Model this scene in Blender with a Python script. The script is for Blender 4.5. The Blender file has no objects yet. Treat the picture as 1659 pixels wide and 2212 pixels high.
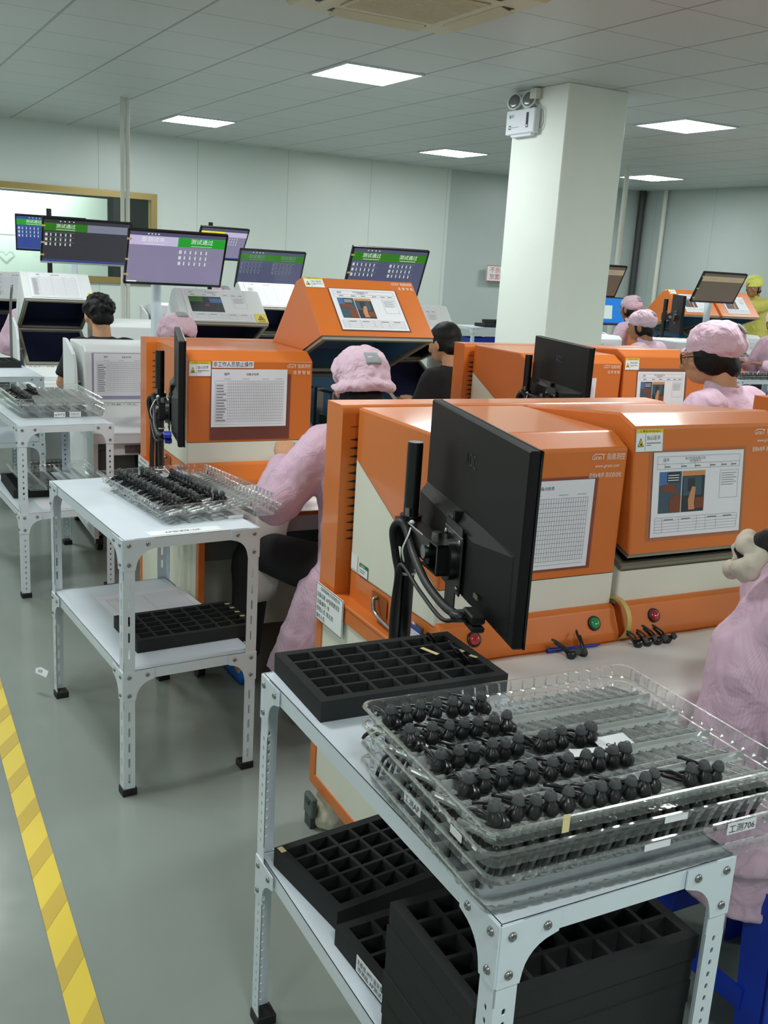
import bpy, bmesh, math, random
from mathutils import Vector, Matrix, Euler

# ------------------------------------------------------------------ scene, camera, light, exposure
C = bpy.context.scene.collection
sc = bpy.context.scene
random.seed(7)
R = math.radians
CAM_H = 1.6
F_PX = 2161.28
PITCH, YAW, ROLL = 75.96369, -27.46267, 3.50578
cam_d = bpy.data.cameras.new('camera')
cam_d.sensor_fit = 'HORIZONTAL'
cam_d.sensor_width = 36.0
cam_d.lens = F_PX * 36.0 / 1659.0
cam_d.clip_start = 0.05
cam_d.clip_end = 100
cam = bpy.data.objects.new('camera', cam_d)
C.objects.link(cam)
cam.matrix_world = Matrix.Translation((0, 0, CAM_H)) @ Matrix.Rotation(R(YAW), 4, 'Z') @ Matrix.Rotation(R(PITCH), 4, 'X') @ Matrix.Rotation(R(ROLL), 4, 'Z')
sc.camera = cam

sc.view_settings.view_transform = 'Standard'
sc.view_settings.look = 'None'
sc.view_settings.gamma = 1.0
sc.view_settings.use_curve_mapping = False
sc.view_settings.exposure = 1.38
sc.cycles.transparent_max_bounces = 40
sc.cycles.max_bounces = 10
sc.cycles.diffuse_bounces = 5
sc.cycles.glossy_bounces = 4
sc.cycles.transmission_bounces = 6
sc.cycles.caustics_reflective = False
sc.cycles.caustics_refractive = False
sc.cycles.sample_clamp_indirect = 6.0

world = bpy.data.worlds.new('world')
sc.world = world
world.use_nodes = True
world.node_tree.nodes['Background'].inputs[0].default_value = (0.5, 0.55, 0.55, 1)
world.node_tree.nodes['Background'].inputs[1].default_value = 0.02

LAMP = 14.0                       # radiance of a ceiling panel
LAMP_COL = (0.955, 1.0, 0.99)
CEIL_Z = 2.843
ROOM_ROT = R(2.0)
def G(i, j, z=0.0):
    """point of the ceiling grid (0.6 m tiles) -> world"""
    x = i * 0.6 + 0.66947; y = j * 0.6 + 6.28761
    c, s = math.cos(ROOM_ROT), math.sin(ROOM_ROT)
    return Vector((c * x - s * y, s * x + c * y, z))

# ceiling panels that hang outside the frame (same panels as the ones in view)
VISIBLE = [(4, 0), (4, 6), (9, 0), (9, 6), (14, 6)]
for gi in (-6, -1, 4, 9, 14):
    for gj in (-12, -6, 0, 6):
        if (gi, gj) in VISIBLE:
            continue
        ld = bpy.data.lights.new('ceiling_lamp', 'AREA')
        ld.shape = 'SQUARE'; ld.size = 0.56
        ld.energy = LAMP * math.pi * 0.56 * 0.56
        ld.color = LAMP_COL
        lo = bpy.data.objects.new('ceiling_lamp', ld)
        C.objects.link(lo)
        lo.location = G(gi + .5, gj + .5, CEIL_Z - 0.02)
        lo.rotation_euler = (0, 0, ROOM_ROT)

# ------------------------------------------------------------------ materials
MATS = {}
def lin(c):
    return tuple(((v / 255.0) / 12.92 if v / 255.0 <= 0.04045 else ((v / 255.0 + 0.055) / 1.055) ** 2.4) for v in c)
def nt(name):
    m = bpy.data.materials.new(name)
    m.use_nodes = True
    return m, m.node_tree, m.node_tree.nodes['Principled BSDF']
def mat(name, rgb, rough=0.5, metal=0.0, spec=0.5, bump=0.0, bscale=200.0, coat=0.0, var=0.0, vscale=8.0, emit=0.0, sheen=0.0):
    """rgb in sRGB 0-255; bump / var add procedural noise to relief / colour"""
    if name in MATS: return MATS[name]
    m, t, b = nt(name)
    c = lin(rgb)
    b.inputs['Base Color'].default_value = (*c, 1)
    b.inputs['Roughness'].default_value = rough
    b.inputs['Metallic'].default_value = metal
    b.inputs['Specular IOR Level'].default_value = spec
    b.inputs['Coat Weight'].default_value = coat
    b.inputs['Coat Roughness'].default_value = 0.08
    b.inputs['Sheen Weight'].default_value = sheen
    if emit:
        b.inputs['Emission Color'].default_value = (*c, 1)
        b.inputs['Emission Strength'].default_value = emit
        b.inputs['Base Color'].default_value = (0.01, 0.01, 0.01, 1)
    if bump or var:
        tc = t.nodes.new('ShaderNodeTexCoord')
    if bump:
        n = t.nodes.new('ShaderNodeTexNoise'); n.inputs['Scale'].default_value = bscale; n.inputs['Detail'].default_value = 4
        bp = t.nodes.new('ShaderNodeBump'); bp.inputs['Strength'].default_value = bump; bp.inputs['Distance'].default_value = 0.002
        t.links.new(tc.outputs['Object'], n.inputs['Vector'])
        t.links.new(n.outputs['Fac'], bp.inputs['Height']); t.links.new(bp.outputs['Normal'], b.inputs['Normal'])
    if var:
        n = t.nodes.new('ShaderNodeTexNoise'); n.inputs['Scale'].default_value = vscale; n.inputs['Detail'].default_value = 5
        r = t.nodes.new('ShaderNodeMapRange'); r.inputs['From Min'].default_value = .3; r.inputs['From Max'].default_value = .7
        r.inputs['To Min'].default_value = 1 - var; r.inputs['To Max'].default_value = 1 + var
        mx = t.nodes.new('ShaderNodeVectorMath'); mx.operation = 'SCALE'; mx.inputs[0].default_value = c
        t.links.new(tc.outputs['Object'], n.inputs['Vector']); t.links.new(n.outputs['Fac'], r.inputs['Value'])
        t.links.new(r.outputs['Result'], mx.inputs['Scale']); t.links.new(mx.outputs['Vector'], b.inputs['Base Color'])
    MATS[name] = m
    return m

def clear_mat(name, tint=(0.93, 0.95, 0.94), haze=0.06, hazecol=(0.8, 0.85, 0.83), rough=0.08, refl=1.0, ripple=0.0):
    """thin clear plastic sheet: transparent + Fresnel gloss + a little haze"""
    if name in MATS: return MATS[name]
    m = bpy.data.materials.new(name); m.use_nodes = True
    t = m.node_tree; t.nodes.clear()
    out = t.nodes.new('ShaderNodeOutputMaterial')
    tr = t.nodes.new('ShaderNodeBsdfTransparent'); tr.inputs[0].default_value = (*tint, 1)
    gl = t.nodes.new('ShaderNodeBsdfGlossy'); gl.inputs['Color'].default_value = (1, 1, 1, 1); gl.inputs['Roughness'].default_value = rough
    df = t.nodes.new('ShaderNodeBsdfDiffuse'); df.inputs[0].default_value = (*hazecol, 1)
    fr = t.nodes.new('ShaderNodeLayerWeight'); fr.inputs['Blend'].default_value = 0.26
    if ripple:
        tc = t.nodes.new('ShaderNodeTexCoord'); n = t.nodes.new('ShaderNodeTexNoise'); n.inputs['Scale'].default_value = 30; n.inputs['Detail'].default_value = 3
        bp = t.nodes.new('ShaderNodeBump'); bp.inputs['Strength'].default_value = ripple; bp.inputs['Distance'].default_value = 0.004
        t.links.new(tc.outputs['Object'], n.inputs['Vector']); t.links.new(n.outputs['Fac'], bp.inputs['Height'])
        t.links.new(bp.outputs['Normal'], gl.inputs['Normal']); t.links.new(bp.outputs['Normal'], fr.inputs['Normal']); t.links.new(bp.outputs['Normal'], df.inputs['Normal'])
    mm = t.nodes.new('ShaderNodeMath'); mm.operation = 'MULTIPLY'; mm.inputs[1].default_value = refl
    m1 = t.nodes.new('ShaderNodeMixShader'); m1.inputs[0].default_value = haze
    m2 = t.nodes.new('ShaderNodeMixShader')
    t.links.new(fr.outputs['Fresnel'], mm.inputs[0]); t.links.new(mm.outputs[0], m2.inputs[0])
    t.links.new(tr.outputs[0], m1.inputs[1]); t.links.new(df.outputs[0], m1.inputs[2])
    t.links.new(m1.outputs[0], m2.inputs[1]); t.links.new(gl.outputs[0], m2.inputs[2])
    t.links.new(m2.outputs[0], out.inputs['Surface'])
    MATS[name] = m
    return m

def fabric_mat(name, rgb, stripe=0.10, scale=95.0, wrinkle=0.5):
    """anti-static cloth: fine pin stripes plus soft creases"""
    if name in MATS: return MATS[name]
    m, t, b = nt(name)
    c = lin(rgb)
    b.inputs['Roughness'].default_value = 0.75
    b.inputs['Sheen Weight'].default_value = 0.25
    tc = t.nodes.new('ShaderNodeTexCoord')
    w = t.nodes.new('ShaderNodeTexWave'); w.wave_type = 'BANDS'; w.bands_direction = 'X'
    w.inputs['Scale'].default_value = scale / 6.2832 * 2; w.inputs['Distortion'].default_value = 0.6; w.inputs['Detail Scale'].default_value = 0.4
    r = t.nodes.new('ShaderNodeMapRange'); r.inputs['From Min'].default_value = 0.0; r.inputs['From Max'].default_value = 0.25
    r.inputs['To Min'].default_value = 1 - stripe * 2.4; r.inputs['To Max'].default_value = 1.0
    mx = t.nodes.new('ShaderNodeVectorMath'); mx.operation = 'SCALE'; mx.inputs[0].default_value = c
    n = t.nodes.new('ShaderNodeTexNoise'); n.inputs['Scale'].default_value = 9; n.inputs['Detail'].default_value = 3; n.inputs['Distortion'].default_value = 1.2
    bp = t.nodes.new('ShaderNodeBump'); bp.inputs['Strength'].default_value = wrinkle; bp.inputs['Distance'].default_value = 0.03
    t.links.new(tc.outputs['Object'], w.inputs['Vector']); t.links.new(w.outputs['Fac'], r.inputs['Value'])
    t.links.new(r.outputs['Result'], mx.inputs['Scale']); t.links.new(mx.outputs['Vector'], b.inputs['Base Color'])
    t.links.new(tc.outputs['Object'], n.inputs['Vector']); t.links.new(n.outputs['Fac'], bp.inputs['Height']); t.links.new(bp.outputs['Normal'], b.inputs['Normal'])
    MATS[name] = m
    return m

M = dict(
    orange=mat('orange_paint', (210, 114, 46), 0.36, spec=0.35, coat=0.3, bump=0.05, bscale=420),
    cream=mat('cream_white_paint', (222, 222, 206), 0.4, bump=0.05, bscale=420),
    white=mat('white_paint', (212, 222, 230), 0.36, coat=0.12, var=0.03, vscale=5),
    machinewhite=mat('machine_white_paint', (222, 226, 226), 0.42, bump=0.05, bscale=420),
    grey=mat('grey_paint', (120, 126, 128), 0.5),
    darkgrey=mat('dark_grey_paint', (62, 66, 66), 0.5),
    black=mat('black_plastic', (10, 11, 11), 0.5, spec=0.28, bump=0.12, bscale=900),
    blackmetal=mat('black_powder_coat', (14, 14, 15), 0.3, spec=0.6),
    foam=mat('black_foam', (43, 45, 45), 0.85, bump=0.5, bscale=700, spec=0.25),
    rubber=mat('black_rubber', (18, 18, 19), 0.6),
    earbud=mat('earbud_black', (20, 21, 22), 0.28, spec=0.6),
    eartip=mat('eartip_silicone', (66, 69, 70), 0.65),
    steel=mat('steel', (150, 152, 150), 0.3, metal=1.0),
    brass=mat('brass_frame', (168, 148, 98), 0.35, metal=0.8),
    gasket=mat('gasket_metal', (158, 154, 136), 0.4, metal=0.4),
    liner=mat('blue_foam_liner', (92, 138, 170), 0.9, bump=0.6, bscale=300),
    darkliner=mat('dark_blue_liner', (26, 32, 66), 0.9, bump=0.6, bscale=300),
    paper=mat('paper', (226, 228, 232), 0.75),
    ink=mat('ink_black', (34, 34, 36), 0.7),
    inkgrey=mat('ink_grey', (120, 122, 126), 0.7),
    whiteink=mat('white_print', (245, 232, 215), 0.5),
    yellow=mat('sign_yellow', (226, 206, 40), 0.5),
    redink=mat('red_print', (196, 40, 52), 0.5),
    greenink=mat('green_print', (30, 120, 60), 0.5),
    blueink=mat('blue_print', (36, 70, 150), 0.5),
    tape=mat('masking_tape', (222, 206, 150), 0.7),
    sign=mat('signboard_white', (232, 236, 236), 0.5),
    phblue=mat('print_blue', (70, 110, 165), 0.6), phbrown=mat('print_brown', (120, 66, 42), 0.6), phdark=mat('print_and_vent_shade', (46, 50, 56), 0.6),  # the dark one also paints the shade in the vent slots
    phteal=mat('print_teal', (60, 84, 96), 0.6), phorange=mat('print_orange', (205, 140, 80), 0.6), phskin=mat('print_skin', (196, 140, 96), 0.6),
    phgreen=mat('print_green', (66, 110, 50), 0.6),
    skin=mat('skin', (196, 148, 112), 0.55, var=0.05, vscale=20), skin2=mat('skin_dark', (160, 112, 82), 0.55, var=0.05, vscale=20),
    hair=mat('black_hair', (12, 11, 11), 0.55, spec=0.3, bump=1.0, bscale=160),
    pink=fabric_mat('pink_cloth', (216, 182, 202), 0.05, 165), yellowcloth=fabric_mat('yellow_cloth', (200, 192, 92), 0.04, 165),
    cap=fabric_mat('pink_cap_cloth', (222, 190, 206), 0.03, 165, 0.9), yellowcap=fabric_mat('yellow_cap_cloth', (226, 226, 110), 0.05),
    capgrey=mat('cap_patch_grey', (150, 158, 162), 0.8),
    blackcloth=mat('black_cloth', (20, 20, 21), 0.9), trousers=mat('dark_trousers', (24, 24, 27), 0.85),
    scrunchie=mat('cream_scrunchie', (214, 202, 184), 0.8, bump=1.0, bscale=60),
    blueplastic=mat('blue_plastic', (12, 52, 172), 0.4), blueshoe=mat('blue_shoe', (20, 96, 190), 0.6),
    padpaper=mat('foam_paper', (236, 234, 228), 0.6, var=0.02, vscale=6, bump=0.1, bscale=60),
    redbtn=mat('red_button', (170, 24, 34), 0.18, coat=0.8), greenbtn=mat('green_button', (22, 140, 72), 0.18, coat=0.8),
    penblue=mat('pen_blue', (30, 60, 170), 0.25), ring=mat('tape_roll_yellow', (206, 178, 104), 0.6),
    bag=mat('beige_bag', (196, 190, 168), 0.8, bump=0.6, bscale=40), clip=mat('grey_green_clip', (86, 98, 94), 0.5),
    pvc=mat('pvc_white', (214, 216, 206), 0.5), cable=mat('cable_black', (16, 16, 17), 0.5), tie=mat('cable_tie_white', (225, 228, 228), 0.5),
    vga=mat('plug_blue', (40, 50, 160), 0.5), acw=mat('ac_cream', (206, 204, 176), 0.5), acdark=mat('ac_slot_dark', (70, 68, 58), 0.6),
    tapedark=mat('floor_tape_dark_stripe', (196, 168, 56), 0.45),
    floortape=mat('floor_tape_yellow', (222, 196, 58), 0.4),
    gold=mat('connector_gold', (170, 160, 120), 0.35, metal=0.8),
    grating=mat('light_grey', (170, 176, 176), 0.5),
)
M['clear'] = clear_mat('clear_plastic', tint=(0.985, 0.99, 0.988), haze=0.08, rough=0.06, refl=1.2, ripple=0.3)
M['clear2'] = clear_mat('clear_plastic_wall', tint=(0.95, 0.96, 0.955), haze=0.08, rough=0.16, refl=0.6, ripple=0.2)
M['clear3'] = clear_mat('clear_plastic_rib_glint', tint=(0.97, 0.975, 0.97), haze=0.20, rough=0.07, refl=2.2, ripple=0.25)  # whitened copy of the clear plastic, light streaks put into its haze
M['clear4'] = clear_mat('clear_plastic_edge_glint', tint=(0.97, 0.975, 0.97), haze=0.42, rough=0.1, refl=1.6, ripple=0.2)  # whitest copy, light caught on divider edges painted as haze
M['film'] = clear_mat('sleeve_film', tint=(0.78, 0.66, 0.66), haze=0.12, hazecol=(0.45, 0.30, 0.32), rough=0.1)
M['filmclear'] = clear_mat('sleeve_film_clear', tint=(0.95, 0.95, 0.96), haze=0.05, rough=0.07)
M['glass'] = clear_mat('window_glass', tint=(0.86, 0.9, 0.88), haze=0.0, rough=0.02, refl=1.0)
def screen(name, rgb, e=0.40):
    return mat('screen_' + name, rgb, 0.25, emit=e)
S = dict(
    dark=screen('charcoal', (50, 50, 58)), violet=screen('violet', (128, 122, 150)), navy=screen('navy', (44, 70, 140)),
    green=screen('green', (30, 150, 44)), dgreen=screen('dark_green', (40, 112, 12)), lilac=screen('lilac', (186, 178, 208)),
    yellow=screen('yellow', (236, 220, 30)), text=screen('text', (225, 228, 230)), dim=screen('dim', (118, 122, 140)), bar=screen('bar', (60, 84, 140)),
    slate=screen('slate', (74, 76, 104)), brown=screen('brown', (86, 78, 66)), tan=screen('tan', (150, 136, 108)), blue=screen('blue', (20, 120, 205)),
    window=screen('pale', (196, 214, 206)), gtext=screen('text_green', (120, 170, 130)),
)

# ------------------------------------------------------------------ mesh building
_txt = {}
def text_geo(body):
    if body not in _txt:
        cu = bpy.data.curves.new('t', 'FONT'); cu.body = body; cu.resolution_u = 2
        ob = bpy.data.objects.new('t', cu); C.objects.link(ob)
        bpy.context.view_layer.update()
        me = bpy.data.meshes.new_from_object(ob.evaluated_get(bpy.context.evaluated_depsgraph_get()))
        vs = [v.co.copy() for v in me.vertices]; fs = [tuple(p.vertices) for p in me.polygons]
        bpy.data.objects.remove(ob); bpy.data.curves.remove(cu); bpy.data.meshes.remove(me)
        _txt[body] = (vs, fs)
    return _txt[body]

def catmull(pts, n=6):
    pts = [Vector(p) for p in pts]
    if len(pts) < 3: return pts
    out = []
    P = [pts[0] * 2 - pts[1]] + pts + [pts[-1] * 2 - pts[-2]]
    for k in range(1, len(P) - 2):
        a, b, c, d = P[k - 1:k + 3]
        for q in range(n):
            u = q / n
            out.append(0.5 * ((2 * b) + (c - a) * u + (2 * a - 5 * b + 4 * c - d) * u * u + (3 * b - a - 3 * c + d) * u ** 3))
    out.append(pts[-1])
    return out

class MB:
    def __init__(self): self.v = []; self.f = []; self.m = []; self.s = []
    def add(self, vs, fs, m=0, smooth=False, T=None):
        o = len(self.v)
        self.v += [(T @ Vector(p)) if T else Vector(p) for p in vs]
        for q in fs:
            self.f.append(tuple(i + o for i in q)); self.m.append(m); self.s.append(smooth)
        return self
    def box(self, x0, y0, z0, x1, y1, z1, m=0, T=None, c=0.0):
        if c <= 0:
            vs = [(x, y, z) for z in (z0, z1) for y in (y0, y1) for x in (x0, x1)]
            return self.add(vs, [(0, 2, 3, 1), (4, 5, 7, 6), (0, 1, 5, 4), (2, 6, 7, 3), (0, 4, 6, 2), (1, 3, 7, 5)], m, False, T)
        vs = []; idx = {}
        X, Y, Z = (x0, x1), (y0, y1), (z0, z1)
        for i in (0, 1):
            for j in (0, 1):
                for k in (0, 1):
                    sx, sy, sz = (1 - 2 * i) * c, (1 - 2 * j) * c, (1 - 2 * k) * c
                    idx[i, j, k] = len(vs)
                    vs += [(X[i], Y[j] + sy, Z[k] + sz), (X[i] + sx, Y[j], Z[k] + sz), (X[i] + sx, Y[j] + sy, Z[k])]
        fs = []
        for i in (0, 1):
            q = [idx[i, a, b] for a, b in ((0, 0), (1, 0), (1, 1), (0, 1))]; fs.append(tuple(q if i else q[::-1]))
            q = [idx[a, i, b] + 1 for a, b in ((0, 0), (0, 1), (1, 1), (1, 0))]; fs.append(tuple(q if i else q[::-1]))
            q = [idx[a, b, i] + 2 for a, b in ((0, 0), (1, 0), (1, 1), (0, 1))]; fs.append(tuple(q if i else q[::-1]))
        for a in (0, 1):
            for b in (0, 1):
                fs.append((idx[a, b, 0] + 0, idx[a, b, 0] + 1, idx[a, b, 1] + 1, idx[a, b, 1] + 0))
                fs.append((idx[a, 0, b] + 0, idx[a, 0, b] + 2, idx[a, 1, b] + 2, idx[a, 1, b] + 0))
                fs.append((idx[0, a, b] + 1, idx[0, a, b] + 2, idx[1, a, b] + 2, idx[1, a, b] + 1))
        for k in idx.values(): fs.append((k, k + 1, k + 2))
        return self.add(vs, fs, m, False, T)
    def prism(self, poly, x0, x1, m=0, T=None):
        """polygon in (y,z) extruded along x"""
        n = len(poly)
        vs = [(x0, y, z) for y, z in poly] + [(x1, y, z) for y, z in poly]
        fs = [tuple(range(n)), tuple(range(2 * n - 1, n - 1, -1))] + [(i, i + n, (i + 1) % n + n, (i + 1) % n) for i in range(n)]
        return self.add(vs, fs, m, False, T)
    def plate(self, poly, z0, z1, m=0, T=None):
        """polygon in (x,y) extruded along z"""
        n = len(poly)
        vs = [(x, y, z0) for x, y in poly] + [(x, y, z1) for x, y in poly]
        fs = [tuple(range(n - 1, -1, -1)), tuple(range(n, 2 * n))] + [(i, (i + 1) % n, (i + 1) % n + n, i + n) for i in range(n)]
        return self.add(vs, fs, m, False, T)
    def cyl(self, p0, p1, r, n=16, m=0, r1=None, T=None, smooth=True):
        p0, p1 = Vector(p0), Vector(p1); r1 = r if r1 is None else r1
        d = (p1 - p0).normalized(); a = d.orthogonal().normalized(); b = d.cross(a)
        vs = []
        for p, q in ((p0, r), (p1, r1)):
            for k in range(n):
                t = 2 * math.pi * k / n
                vs.append(p + a * (q * math.cos(t)) + b * (q * math.sin(t)))
        self.add(vs, [(k, (k + 1) % n, (k + 1) % n + n, k + n) for k in range(n)], m, smooth, T)
        return self.add(vs, [tuple(range(n - 1, -1, -1)), tuple(range(n, 2 * n))], m, False, T)
    def tube(self, pts, r, n=8, m=0, sub=6, T=None, flat=1.0):
        """swept tube; r number or list per control point"""
        rr = r if isinstance(r, (list, tuple)) else [r] * len(pts)
        P = catmull(pts, sub); K = len(P)
        rad = []
        for k in range(K):
            u = k / max(K - 1, 1) * (len(rr) - 1); i = min(int(u), len(rr) - 2) if len(rr) > 1 else 0
            rad.append(rr[i] + (rr[min(i + 1, len(rr) - 1)] - rr[i]) * (u - i))
        vs = []; up = None
        for k in range(K):
            d = (P[min(k + 1, K - 1)] - P[max(k - 1, 0)]).normalized()
            if up is None: up = d.orthogonal().normalized()
            a = (up - d * up.dot(d))
            a = a.normalized() if a.length > 1e-6 else d.orthogonal().normalized()
            up = a; b = d.cross(a)
            for q in range(n):
                t = 2 * math.pi * q / n
                vs.append(P[k] + a * (rad[k] * math.cos(t)) + b * (rad[k] * flat * math.sin(t)))
        fs = [(k * n + q, k * n + (q + 1) % n, (k + 1) * n + (q + 1) % n, (k + 1) * n + q) for k in range(K - 1) for q in range(n)]
        fs += [tuple(range(n - 1, -1, -1)), tuple(range((K - 1) * n, K * n))]
        return self.add(vs, fs, m, True, T)
    def lathe(self, prof, n=16, m=0, T=None):
        """profile [(r,z)] about z"""
        vs = []; K = len(prof)
        for r, z in prof:
            for q in range(n):
                t = 2 * math.pi * q / n; vs.append((r * math.cos(t), r * math.sin(t), z))
        fs = [(k * n + q, k * n + (q + 1) % n, (k + 1) * n + (q + 1) % n, (k + 1) * n + q) for k in range(K - 1) for q in range(n)]
        fs += [tuple(range(n - 1, -1, -1)), tuple(range((K - 1) * n, K * n))]
        return self.add(vs, fs, m, True, T)
    def ball(self, c, r, nu=16, nv=10, m=0, T=None):
        rx, ry, rz = r if isinstance(r, (list, tuple)) else (r, r, r)
        vs = [(c[0], c[1], c[2] - rz)]
        for j in range(1, nv):
            ph = -math.pi / 2 + math.pi * j / nv
            for i in range(nu):
                t = 2 * math.pi * i / nu
                vs.append((c[0] + rx * math.cos(ph) * math.cos(t), c[1] + ry * math.cos(ph) * math.sin(t), c[2] + rz * math.sin(ph)))
        vs.append((c[0], c[1], c[2] + rz)); L = len(vs) - 1
        fs = [(0, 1 + (i + 1) % nu, 1 + i) for i in range(nu)]
        for j in range(nv - 2):
            for i in range(nu):
                a = 1 + j * nu + i; b = 1 + j * nu + (i + 1) % nu; fs.append((a, b, b + nu, a + nu))
        o = 1 + (nv - 2) * nu
        fs += [(o + i, o + (i + 1) % nu, L) for i in range(nu)]
        return self.add(vs, fs, m, True, T)
    def loft(self, rings, m=0, T=None):
        """rings of equal length, capped"""
        n = len(rings[0]); K = len(rings); vs = [p for r in rings for p in r]
        fs = [(k * n + q, k * n + (q + 1) % n, (k + 1) * n + (q + 1) % n, (k + 1) * n + q) for k in range(K - 1) for q in range(n)]
        fs += [tuple(range(n - 1, -1, -1)), tuple(range((K - 1) * n, K * n))]
        return self.add(vs, fs, m, True, T)
    # flat print on a plane given by a 4x4 (x right, y up, z out)
    def rect(self, x0, y0, x1, y1, m=0, T=None, z=0.0):
        return self.add([(x0, y0, z), (x1, y0, z), (x1, y1, z), (x0, y1, z)], [(0, 1, 2, 3)], m, False, T)
    def poly(self, pts, m=0, T=None, z=0.0):
        return self.add([(x, y, z) for x, y in pts], [tuple(range(len(pts)))], m, False, T)
    def text(self, body, x, y, h, m=0, T=None, z=0.0, w=None, align='l'):
        """h = height of a capital; w squeezes the line to a width"""
        vs, fs = text_geo(body)
        x0 = min(v.x for v in vs); x1 = max(v.x for v in vs)
        s = h / 0.70; sx = s if w is None else w / max(x1 - x0, 1e-6)
        off = {'l': 0, 'c': -(x1 - x0) * sx / 2, 'r': -(x1 - x0) * sx}[align]
        return self.add([(x + off + (v.x - x0) * sx, y + v.y * s, z) for v in vs], fs, m, False, T)
    def build(self, name, mats, parent=None, loc=None, smooth_angle=None):
        me = bpy.data.meshes.new(name)
        me.from_pydata([tuple(p) for p in self.v], [], self.f)
        mats = mats if isinstance(mats, (list, tuple)) else [mats]
        for q in mats: me.materials.append(q)
        me.polygons.foreach_set('material_index', self.m)
        me.polygons.foreach_set('use_smooth', self.s)
        me.update()
        o = bpy.data.objects.new(name, me)
        C.objects.link(o)
        if parent: o.parent = parent
        if loc is not None: o.location = loc
        return o

def plane_T(o, x, y):
    """frame at o with x and y axes (unit-ish vectors)"""
    x = Vector(x).normalized(); y = Vector(y).normalized(); z = x.cross(y)
    T = Matrix.Identity(4)
    for r in range(3):
        T[r][0] = x[r]; T[r][1] = y[r]; T[r][2] = z[r]; T[r][3] = o[r]
    return T
FRONT = lambda x, y, z: plane_T((x, y, z), (1, 0, 0), (0, 0, 1))     # faces -y
LEFT = lambda x, y, z: plane_T((x, y, z), (0, -1, 0), (0, 0, 1))     # faces -x
UP = lambda x, y, z: plane_T((x, y, z), (1, 0, 0), (0, 1, 0))

def tag(o, label, cat=None, group=None, kind=None):
    if label: o['label'] = label
    if cat: o['category'] = cat
    if group: o['group'] = group
    if kind: o['kind'] = kind
    return o
def thing(name, label, cat, loc=(0, 0, 0), rz=0.0, group=None):
    o = bpy.data.objects.new(name, None); C.objects.link(o)
    o.empty_display_size = 0.05
    o.location = loc; o.rotation_euler = (0, 0, rz)
    return tag(o, label, cat, group)
def copy_tree(o, loc=None, rz=None, label=None, group=None, parent=None):
    c = o.copy(); C.objects.link(c)
    if parent: c.parent = parent
    if loc is not None: c.location = loc
    if rz is not None: c.rotation_euler = (0, 0, rz)
    if label: c['label'] = label
    if group: c['group'] = group
    for ch in list(o.children): copy_tree(ch, parent=c)
    return c
def bevel(o, w, seg=2, ang=35):
    b = o.modifiers.new('bevel', 'BEVEL'); b.width = w; b.segments = seg; b.limit_method = 'ANGLE'; b.angle_limit = R(ang); b.harden_normals = False
    return o
def structure(o): o['kind'] = 'structure'; return o

# ================================================================== THE ROOM
ILO, IHI, JLO, JHI = -8.0, 16.97, -14.0, 9.4
# floor
m, t, b = nt('epoxy_floor')
tc = t.nodes.new('ShaderNodeTexCoord')
n1 = t.nodes.new('ShaderNodeTexNoise'); n1.inputs['Scale'].default_value = 1.3; n1.inputs['Detail'].default_value = 6
cr = t.nodes.new('ShaderNodeValToRGB')
cr.color_ramp.elements[0].position = .3; cr.color_ramp.elements[0].color = (*lin((132, 141, 134)), 1)
cr.color_ramp.elements[1].position = .7; cr.color_ramp.elements[1].color = (*lin((142, 151, 144)), 1)
n2 = t.nodes.new('ShaderNodeTexNoise'); n2.inputs['Scale'].default_value = 14; n2.inputs['Detail'].default_value = 4
mr = t.nodes.new('ShaderNodeMapRange'); mr.inputs['To Min'].default_value = 0.10; mr.inputs['To Max'].default_value = 0.24
t.links.new(tc.outputs['Object'], n1.inputs['Vector']); t.links.new(tc.outputs['Object'], n2.inputs['Vector'])
t.links.new(n1.outputs['Fac'], cr.inputs['Fac']); t.links.new(cr.outputs['Color'], b.inputs['Base Color'])
t.links.new(n2.outputs['Fac'], mr.inputs['Value']); t.links.new(mr.outputs['Result'], b.inputs['Roughness'])
M['floor'] = m
fl = MB()
q = [G(ILO - .3, JLO - .3), G(IHI + .3, JLO - .3), G(IHI + .3, JHI + .3), G(ILO - .3, JHI + .3)]
fl.add(q + [p + Vector((0, 0, -.1)) for p in q], [(0, 1, 2, 3), (7, 6, 5, 4)])
structure(fl.build('floor', M['floor']))

# ceiling: 0.6 m metal tiles; runner lines along j are heavier than the joints along i
m, t, b = nt('ceiling_tiles')
tc = t.nodes.new('ShaderNodeTexCoord'); sp = t.nodes.new('ShaderNodeSeparateXYZ')
t.links.new(tc.outputs['Object'], sp.inputs[0])
def linemask(out, half):
    a = t.nodes.new('ShaderNodeMath'); a.operation = 'PINGPONG'; a.inputs[1].default_value = 0.5
    t.links.new(out, a.inputs[0])
    c = t.nodes.new('ShaderNodeMath'); c.operation = 'LESS_THAN'; c.inputs[1].default_value = half
    t.links.new(a.outputs[0], c.inputs[0]); return c.outputs[0]
l1 = linemask(sp.outputs['X'], 0.014); l2 = linemask(sp.outputs['Y'], 0.0055)
l3 = linemask(sp.outputs['X'], 0.004)
s2 = t.nodes.new('ShaderNodeMath'); s2.operation = 'MULTIPLY'; s2.inputs[1].default_value = 0.75; t.links.new(l2, s2.inputs[0])
s1 = t.nodes.new('ShaderNodeMath'); s1.operation = 'MULTIPLY'; s1.inputs[1].default_value = 0.62; t.links.new(l1, s1.inputs[0])
s3 = t.nodes.new('ShaderNodeMath'); s3.operation = 'MULTIPLY'; s3.inputs[1].default_value = 0.25; t.links.new(l3, s3.inputs[0])
sm = t.nodes.new('ShaderNodeMath'); sm.operation = 'MAXIMUM'; t.links.new(s1.outputs[0], sm.inputs[0]); t.links.new(s2.outputs[0], sm.inputs[1])
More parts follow.
